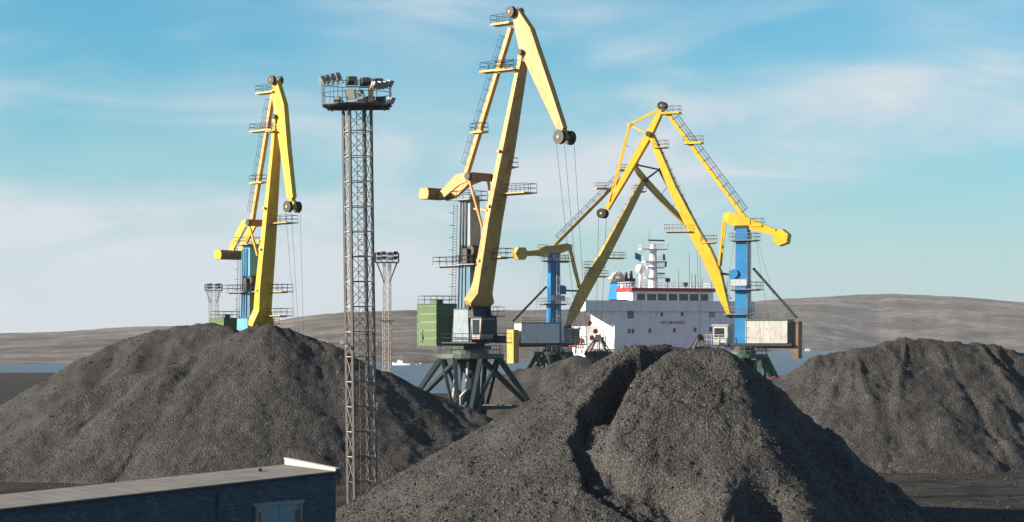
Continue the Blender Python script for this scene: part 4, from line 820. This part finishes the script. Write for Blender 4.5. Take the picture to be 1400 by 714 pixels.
for i in range(4):
    h = MB(); h.box((SW/2,-16-i*18,dk+.9), (SW*.62,13,1.8)); h.build('hatch_cover', M['ship_red'], ship)
b = MB(); b.box((SW/2,7,(dk+zt)/2), (SW,14,zt-dk)); acc = b.build('accommodation_block', WHT, ship)
# bridge deck with wings and bulwark
xl, xr = fr_(800,418,-.5)[0], SW+5.5
b = MB(); b.box(((xl+xr)/2,1.6,zt-.12), (xr-xl,4.6,.24)); b.box(((xl+xr)/2,-.66,(zt+zl)/2), (xr-xl,.1,zl-zt+.3)); b.box((xl+.05,1.6,(zt+zl)/2), (.1,4.5,zl-zt+.3)); b.box((xr-.05,1.6,(zt+zl)/2), (.1,4.5,zl-zt+.3))
bd_ = b.build('bridge_wing_deck', WHT, ship)
MB().rail([(xl,3.8,zt),(0,3.8,zt)], r=.04).build('railing', WHT, bd_)
MB().prism([(0,0),(-xl*-1+.3,0),(0,-3.6)], (1,0,0), (0,0,1), (-.003,.6,zt-.245), .3).build('wing_bracket', WHT, ship)
MB().prism([(0,0),(4.6,0),(0,-3.2)][::-1], (1,0,0), (0,0,1), (SW+.003,.6,zt-.245), .3).build('wing_bracket', WHT, ship)
# wheelhouse
wx0, wz = fr_(861,396,1.6); wx1 = fr_(979,396,1.6)[0]; wb = zt+.003
b = MB(); out = [(wx0,9),(wx0,2.0),(wx0+.6,1.4),(wx1-2,1.4),(wx1-.6,1.9),(wx1,3.0),(wx1,9)]
b.prism(out[::-1], (1,0,0), (0,1,0), (0,0,(wb+wz)/2), wz-wb); wh = b.build('wheelhouse', WHT, ship)
w0z, w1z = fr_(900,411,1.4)[1], fr_(900,402,1.4)[1]
for a, e in ((871,882),(884.5,897),(899,911.5),(914,926),(928.5,940.5),(943,955),(958,968)):
    xa, xe = fr_(a,405,1.4)[0], fr_(e,405,1.4)[0]; MB().box(((xa+xe)/2,1.38,(w0z+w1z)/2), (xe-xa,.1,w1z-w0z)).build('window', M['glass'], wh)
rz0, rz1 = fr_(900,400,1)[1], fr_(900,396,1)[1]
b = MB(); b.prism([(x*1.0+(-.4 if x < 10 else .4), y-.5 if y < 5 else y) for x, y in out][::-1], (1,0,0), (0,1,0), (0,0,(rz0+rz1)/2+.3), rz1-rz0+.1); rfr = b.build('roof', M['ship_red'], wh)
MB().rail([(wx0,1.2,rz1+.4),(wx1,1.2,rz1+.4),(wx1,8.5,rz1+.4),(wx0,8.5,rz1+.4)], closed=True, r=.045, h=1.2, step=1.6).build('railing', WHT, rfr)
MB().box((fr_(846,412,2)[0],2.2,zl+.2), (4.2,.5,.5)).build('red_coaming', M['ship_red'], ship)
# windows of the front wall
def swin(px, py, w, h, name='window'):
    x, z = fr_(px, py); MB().box((x,-.03,z), (w,.1,h)).build(name, M['glass'], acc)
for px_, py_ in ((862,430.5),(973.5,429.5)):
    x, z = fr_(px_, py_); b = MB()
    for i in range(5): b.box((x,-.05,z-.6+i*.3), (1.4,.12,.2))
    b.build('vent_grille', M['dark_steel'] if px_ < 900 else M['grey_paint'], acc)
for px_, py_ in ((904.6,430),(932.5,429.6),(860,453),(865.3,453),(888.3,452.5),(922,451.5),(950,451),(971.6,450.5),(977,450.5),(854.5,475.5),(872,475),(900.3,474.5),(917,474),(950,473.5)): swin(px_, py_, .55, .8 if py_ < 440 or py_ > 470 else .95)
# red safety lettering
cu = bpy.data.curves.new('lettering', 'FONT'); cu.body = 'NO SMOKING'; cu.size = 1.35; cu.extrude = .01; cu.offset = .035; cu.space_character = 1.08
to = bpy.data.objects.new('tmp', cu); COL.objects.link(to); bpy.context.view_layer.update(); me = bpy.data.meshes.new_from_object(to.evaluated_get(bpy.context.evaluated_depsgraph_get())); bpy.data.objects.remove(to)
me.name = 'lettering'; me.materials.clear(); me.materials.append(M['ship_red']); lt = bpy.data.objects.new('lettering', me); COL.objects.link(lt); lt.parent = acc
xa, za = fr_(903.5,443); xe = fr_(936,443)[0]; wdt = max(v.co.x for v in me.vertices); sc_ = (xe-xa)/wdt; lt.rotation_euler = (R(90),0,0); lt.scale = (sc_,1.05*sc_,1); lt.location = (xa,-.02,za)
# left side: lower deckhouse, doors, rails, life buoys, boat
b = MB(); b.box((-2.2,10,(dk+fr_(830,446)[1])/2), (4.39,8,fr_(830,446)[1]-dk)); dh = b.build('side_deckhouse', WHT, ship)
for z in (10,13.5):
    for y in (4,8,12): MB().box((-.03 if y < 6 else -4.42,y,z), (.1,.6,.9)).build('window', M['glass'], dh)
for z in (dk+3.2, dk+7):
    MB().box((-3.2,3,z), (6.4,5.5,.2)).build('side_gallery', WHT, ship); MB().rail([(-6.3,.4,z+.1),(-6.3,5.6,z+.1)], r=.05).build('railing', WHT, ship); MB().rail([(-6.3,.35,z+.1),(-.1,.35,z+.1)], r=.05).build('railing', WHT, ship)
lb = MB(); n = 12
for y, r in ((4.5,.1),(5.0,.9),(6.2,1.25),(9.5,1.25),(10.7,.9),(11.2,.1)): pass
lb.lathe([(.05,-3.4),(.9,-2.8),(1.25,-1.6),(1.25,1.6),(.9,2.8),(.05,3.4)], n=14); lbo = lb.build('lifeboat', M['orange'], ship); lbo.rotation_euler = (R(90),0,0); lbo.location = (-5.6,9.5,dk+8.6)
for i, (px_, py_) in enumerate(((806,442),(814,453),(809,462))):
    x, z = fr_(px_, py_, .3); MB().tube((x,.25,z),(x,.15,z), .55, 14).build('life_buoy', M['orange'], ship)
for px_ in (818,826): x, z = fr_(px_, 478, .3); MB().beam((x,.3,dk),(x+.3,.3,z+3), .25,.25).build('davit', WHT, ship)
# funnel
fx0, fz1 = fr_(841.5,388,15); fx1, fz0 = fr_(866,414,15)
b = MB(); b.hexa([(fx0-.7,13,zt),(fx1,13,zt),(fx1,19,zt),(fx0-.7,19,zt)], [(fx0+.2,13.4,fz1),(fx1-.3,13.4,fz1),(fx1-.3,18.6,fz1),(fx0+.2,18.6,fz1)]); fn = b.build('funnel', M['bright_blue'], ship)
MB().hexa([(fx0+1.6,12.9,zt),(fx1+.1,12.9,zt),(fx1+.1,13.4,zt),(fx0+1.6,13.4,zt)], [(fx0+1.6,12.95,fz1-.6),(fx1,12.95,fz1-.6),(fx1,13.5,fz1-.6),(fx0+1.6,13.5,fz1-.6)]).build('funnel_front', WHT, fn)
MB().hexa([(fx0+.1,13.2,fz1),(fx1-.2,13.2,fz1),(fx1-.2,18.7,fz1),(fx0+.1,18.7,fz1)], [(fx0+.8,13.4,fz1+1.2),(fx1-.2,13.4,fz1+1.2),(fx1-.2,18.6,fz1+1.2),(fx0+.8,18.6,fz1+1.2)]).build('funnel_top', M['dark_steel'], fn)
for i in range(3): MB().tube((fx0+1.6+i*1.2,15.5,fz1+1.2),(fx0+1.6+i*1.2,15.8,fz1+2.2+.3*i), .35, 10).build('exhaust_pipe', M['dark_steel'], fn)
vx, vz = fr_(851,385,11); vp = MB(); pts = [Vector((vx,11,zt)),Vector((vx,11,vz+.4))]+[Vector((vx-1.2+1.2*math.cos(a),11,vz+.4+1.3*math.sin(a))) for a in [R(20*i) for i in range(1,9)]]
for a, e in zip(pts, pts[1:]): vp.tube(a, e, .55, 12)
vp.tube(pts[-1], pts[-1]+Vector((-.1,0,-.5)), .8, 12, .9); vp.build('cowl_vent', M['off_white'], ship, True)
# radar mast
mx, mz = fr_(893,334,5); mb_ = MB(); mb_.tube((mx,5,rz1),(mx,5,mz), 1.1, 14, .65); mb_.tube((mx,5,mz),(mx-1.2,5,mz+.01), .12, 6); mst = mb_.build('radar_mast', WHT, ship)
for py_, hw_, t_ in ((341,3.1,.22),(358,2.6,.25),(366,2.0,.3),(380,2.3,.16)):
    z = fr_(893,py_,5)[1]; b = MB(); b.box((mx+.3*(py_ > 350),5,z), (hw_*2,2.0,t_)); b.tube((mx,5,z-.9),(mx,5,z), .5, 12, 1.1); y_ = b.build('mast_platform', WHT, mst); MB().rail([(mx-hw_,4.1,z+.1),(mx+hw_,4.1,z+.1),(mx+hw_,5.9,z+.1),(mx-hw_,5.9,z+.1)], closed=True, h=.9, r=.035).build('railing', WHT, y_)
z = fr_(893,332,5)[1]; MB().box((mx+.6,4.6,z+.5), (4.2,.22,.3), R(12)).build('radar_scanner', M['dark_steel'], mst)
MB().tube((mx-1.0,5,z-1),(mx-1.0,5,z+2.6), .07, 6).build('whip_aerial', M['grey_paint'], mst); MB().box((mx+2.2,4.2,fr_(893,352,5)[1]), (.35,.35,1.3)).build('navigation_light', M['dark_steel'], mst); MB().box((mx+2.6,4.2,fr_(893,362,5)[1]), (.35,.35,1.0)).build('navigation_light', M['dark_steel'], mst); MB().box((mx+1.5,4.0,fr_(893,374,5)[1]), (1.6,.22,.28)).build('radar_scanner', M['dark_steel'], mst)
fx, fz = fr_(873.5,352,5); MB().add([(fx-.9,5,fz+1.1),(fx+.6,5.15,fz+.5),(fx+.6,5.2,fz-.9),(fx-.9,5.05,fz-.3)], [(0,1,2,3)]).build('flag', M['deep_blue'], mst); MB().tube((mx-2.6,5,fr_(893,341,5)[1]),(fx-.9,5,fr_(893,395,5)[1]), .03, 4).build('halyard', M['rope'], mst)
dx, dz = fr_(875.3,368,6); b = MB(); b.lathe([(0,-1.1),(.8,-.8),(1.1,0),(.8,.8),(.4,1.05),(0,1.1)], n=14, c=(dx,6,dz)); b.tube((dx,6,rz1),(dx,6,dz-.7), .3, 8); b.build('satellite_dome', WHT, ship, True)
for px_, py_, r in ((942.5,347,.05),(946,374,.05),(928,370,.05),(951,376,.09),(960,380,.06),(937,388,.1),(913,383,.08),(968,386,.05)):
    x, z = fr_(px_, py_, 4); MB().tube((x,4,rz1+.3),(x,4,z), r, 5).build('whip_aerial', M['grey_paint'], ship)
x, z = fr_(913,383,4); MB().tube((x-.4,4,z),(x+.4,4,z), .45, 10).build('searchlight', M['dark_steel'], ship)
x, z = fr_(937,389,4); MB().box((x,4,z), (.9,.7,.9)).build('searchlight', M['dark_steel'], ship)

# ------------------------------------------------------------------ boats across the water
def boat(label, px, py, d, ln, az, mast=True):
    p = at(px, py, d); t = thing('fishing_boat', label, 'boat', (p.x, d, -3), az, 'boats across the water'); L_ = ln/2; w_ = ln*.13
    b = MB(); n = 9; pr = [(-L_,w_*.7),(-L_*.6,w_),(L_*.3,w_),(L_*.75,w_*.6),(L_,.02)]; top = pr+[(x,-y) for x, y in pr[::-1]]; zs = lambda x: ln*.085+(max(0,x/L_)**2)*ln*.05
    k = len(top); b.add([(x*.94,y*.75,0) for x, y in top]+[(x,y,zs(x)) for x, y in top], [tuple(range(k))[::-1], tuple(range(k,2*k))]+[(i,(i+1)%k,k+(i+1)%k,k+i) for i in range(k)]); b.build('hull', M['ship_white'], t)
    c = MB(); c.box((ln*.06,0,ln*.15), (ln*.26,w_*1.2,ln*.13)); c.box((ln*.1,0,ln*.235), (ln*.13,w_,ln*.05)); cb = c.build('cabin', M['ship_white'], t); MB().box((ln*.1,0,ln*.238), (ln*.133,w_*1.02,ln*.022)).build('window', M['glass'], cb)
    if mast:
        m = MB(); m.tube((ln*.02,0,ln*.2),(ln*.02,0,ln*.52), ln*.01, 6); m.beam((ln*.02,0,ln*.4),(-ln*.3,0,ln*.28), ln*.01,ln*.01); m.build('mast', M['grey_paint'], t)
    return t
boat('white fishing boat with a tall mast on the water left of the dark green portal', 549, 498, 1480, 14, R(160))
boat('tiny white boat between the masted boat and the dark green portal', 575, 496, 1500, 6, R(20), False)
boat('small white vessel far across the water at the right', 1103, 480, 3300, 26, R(5))
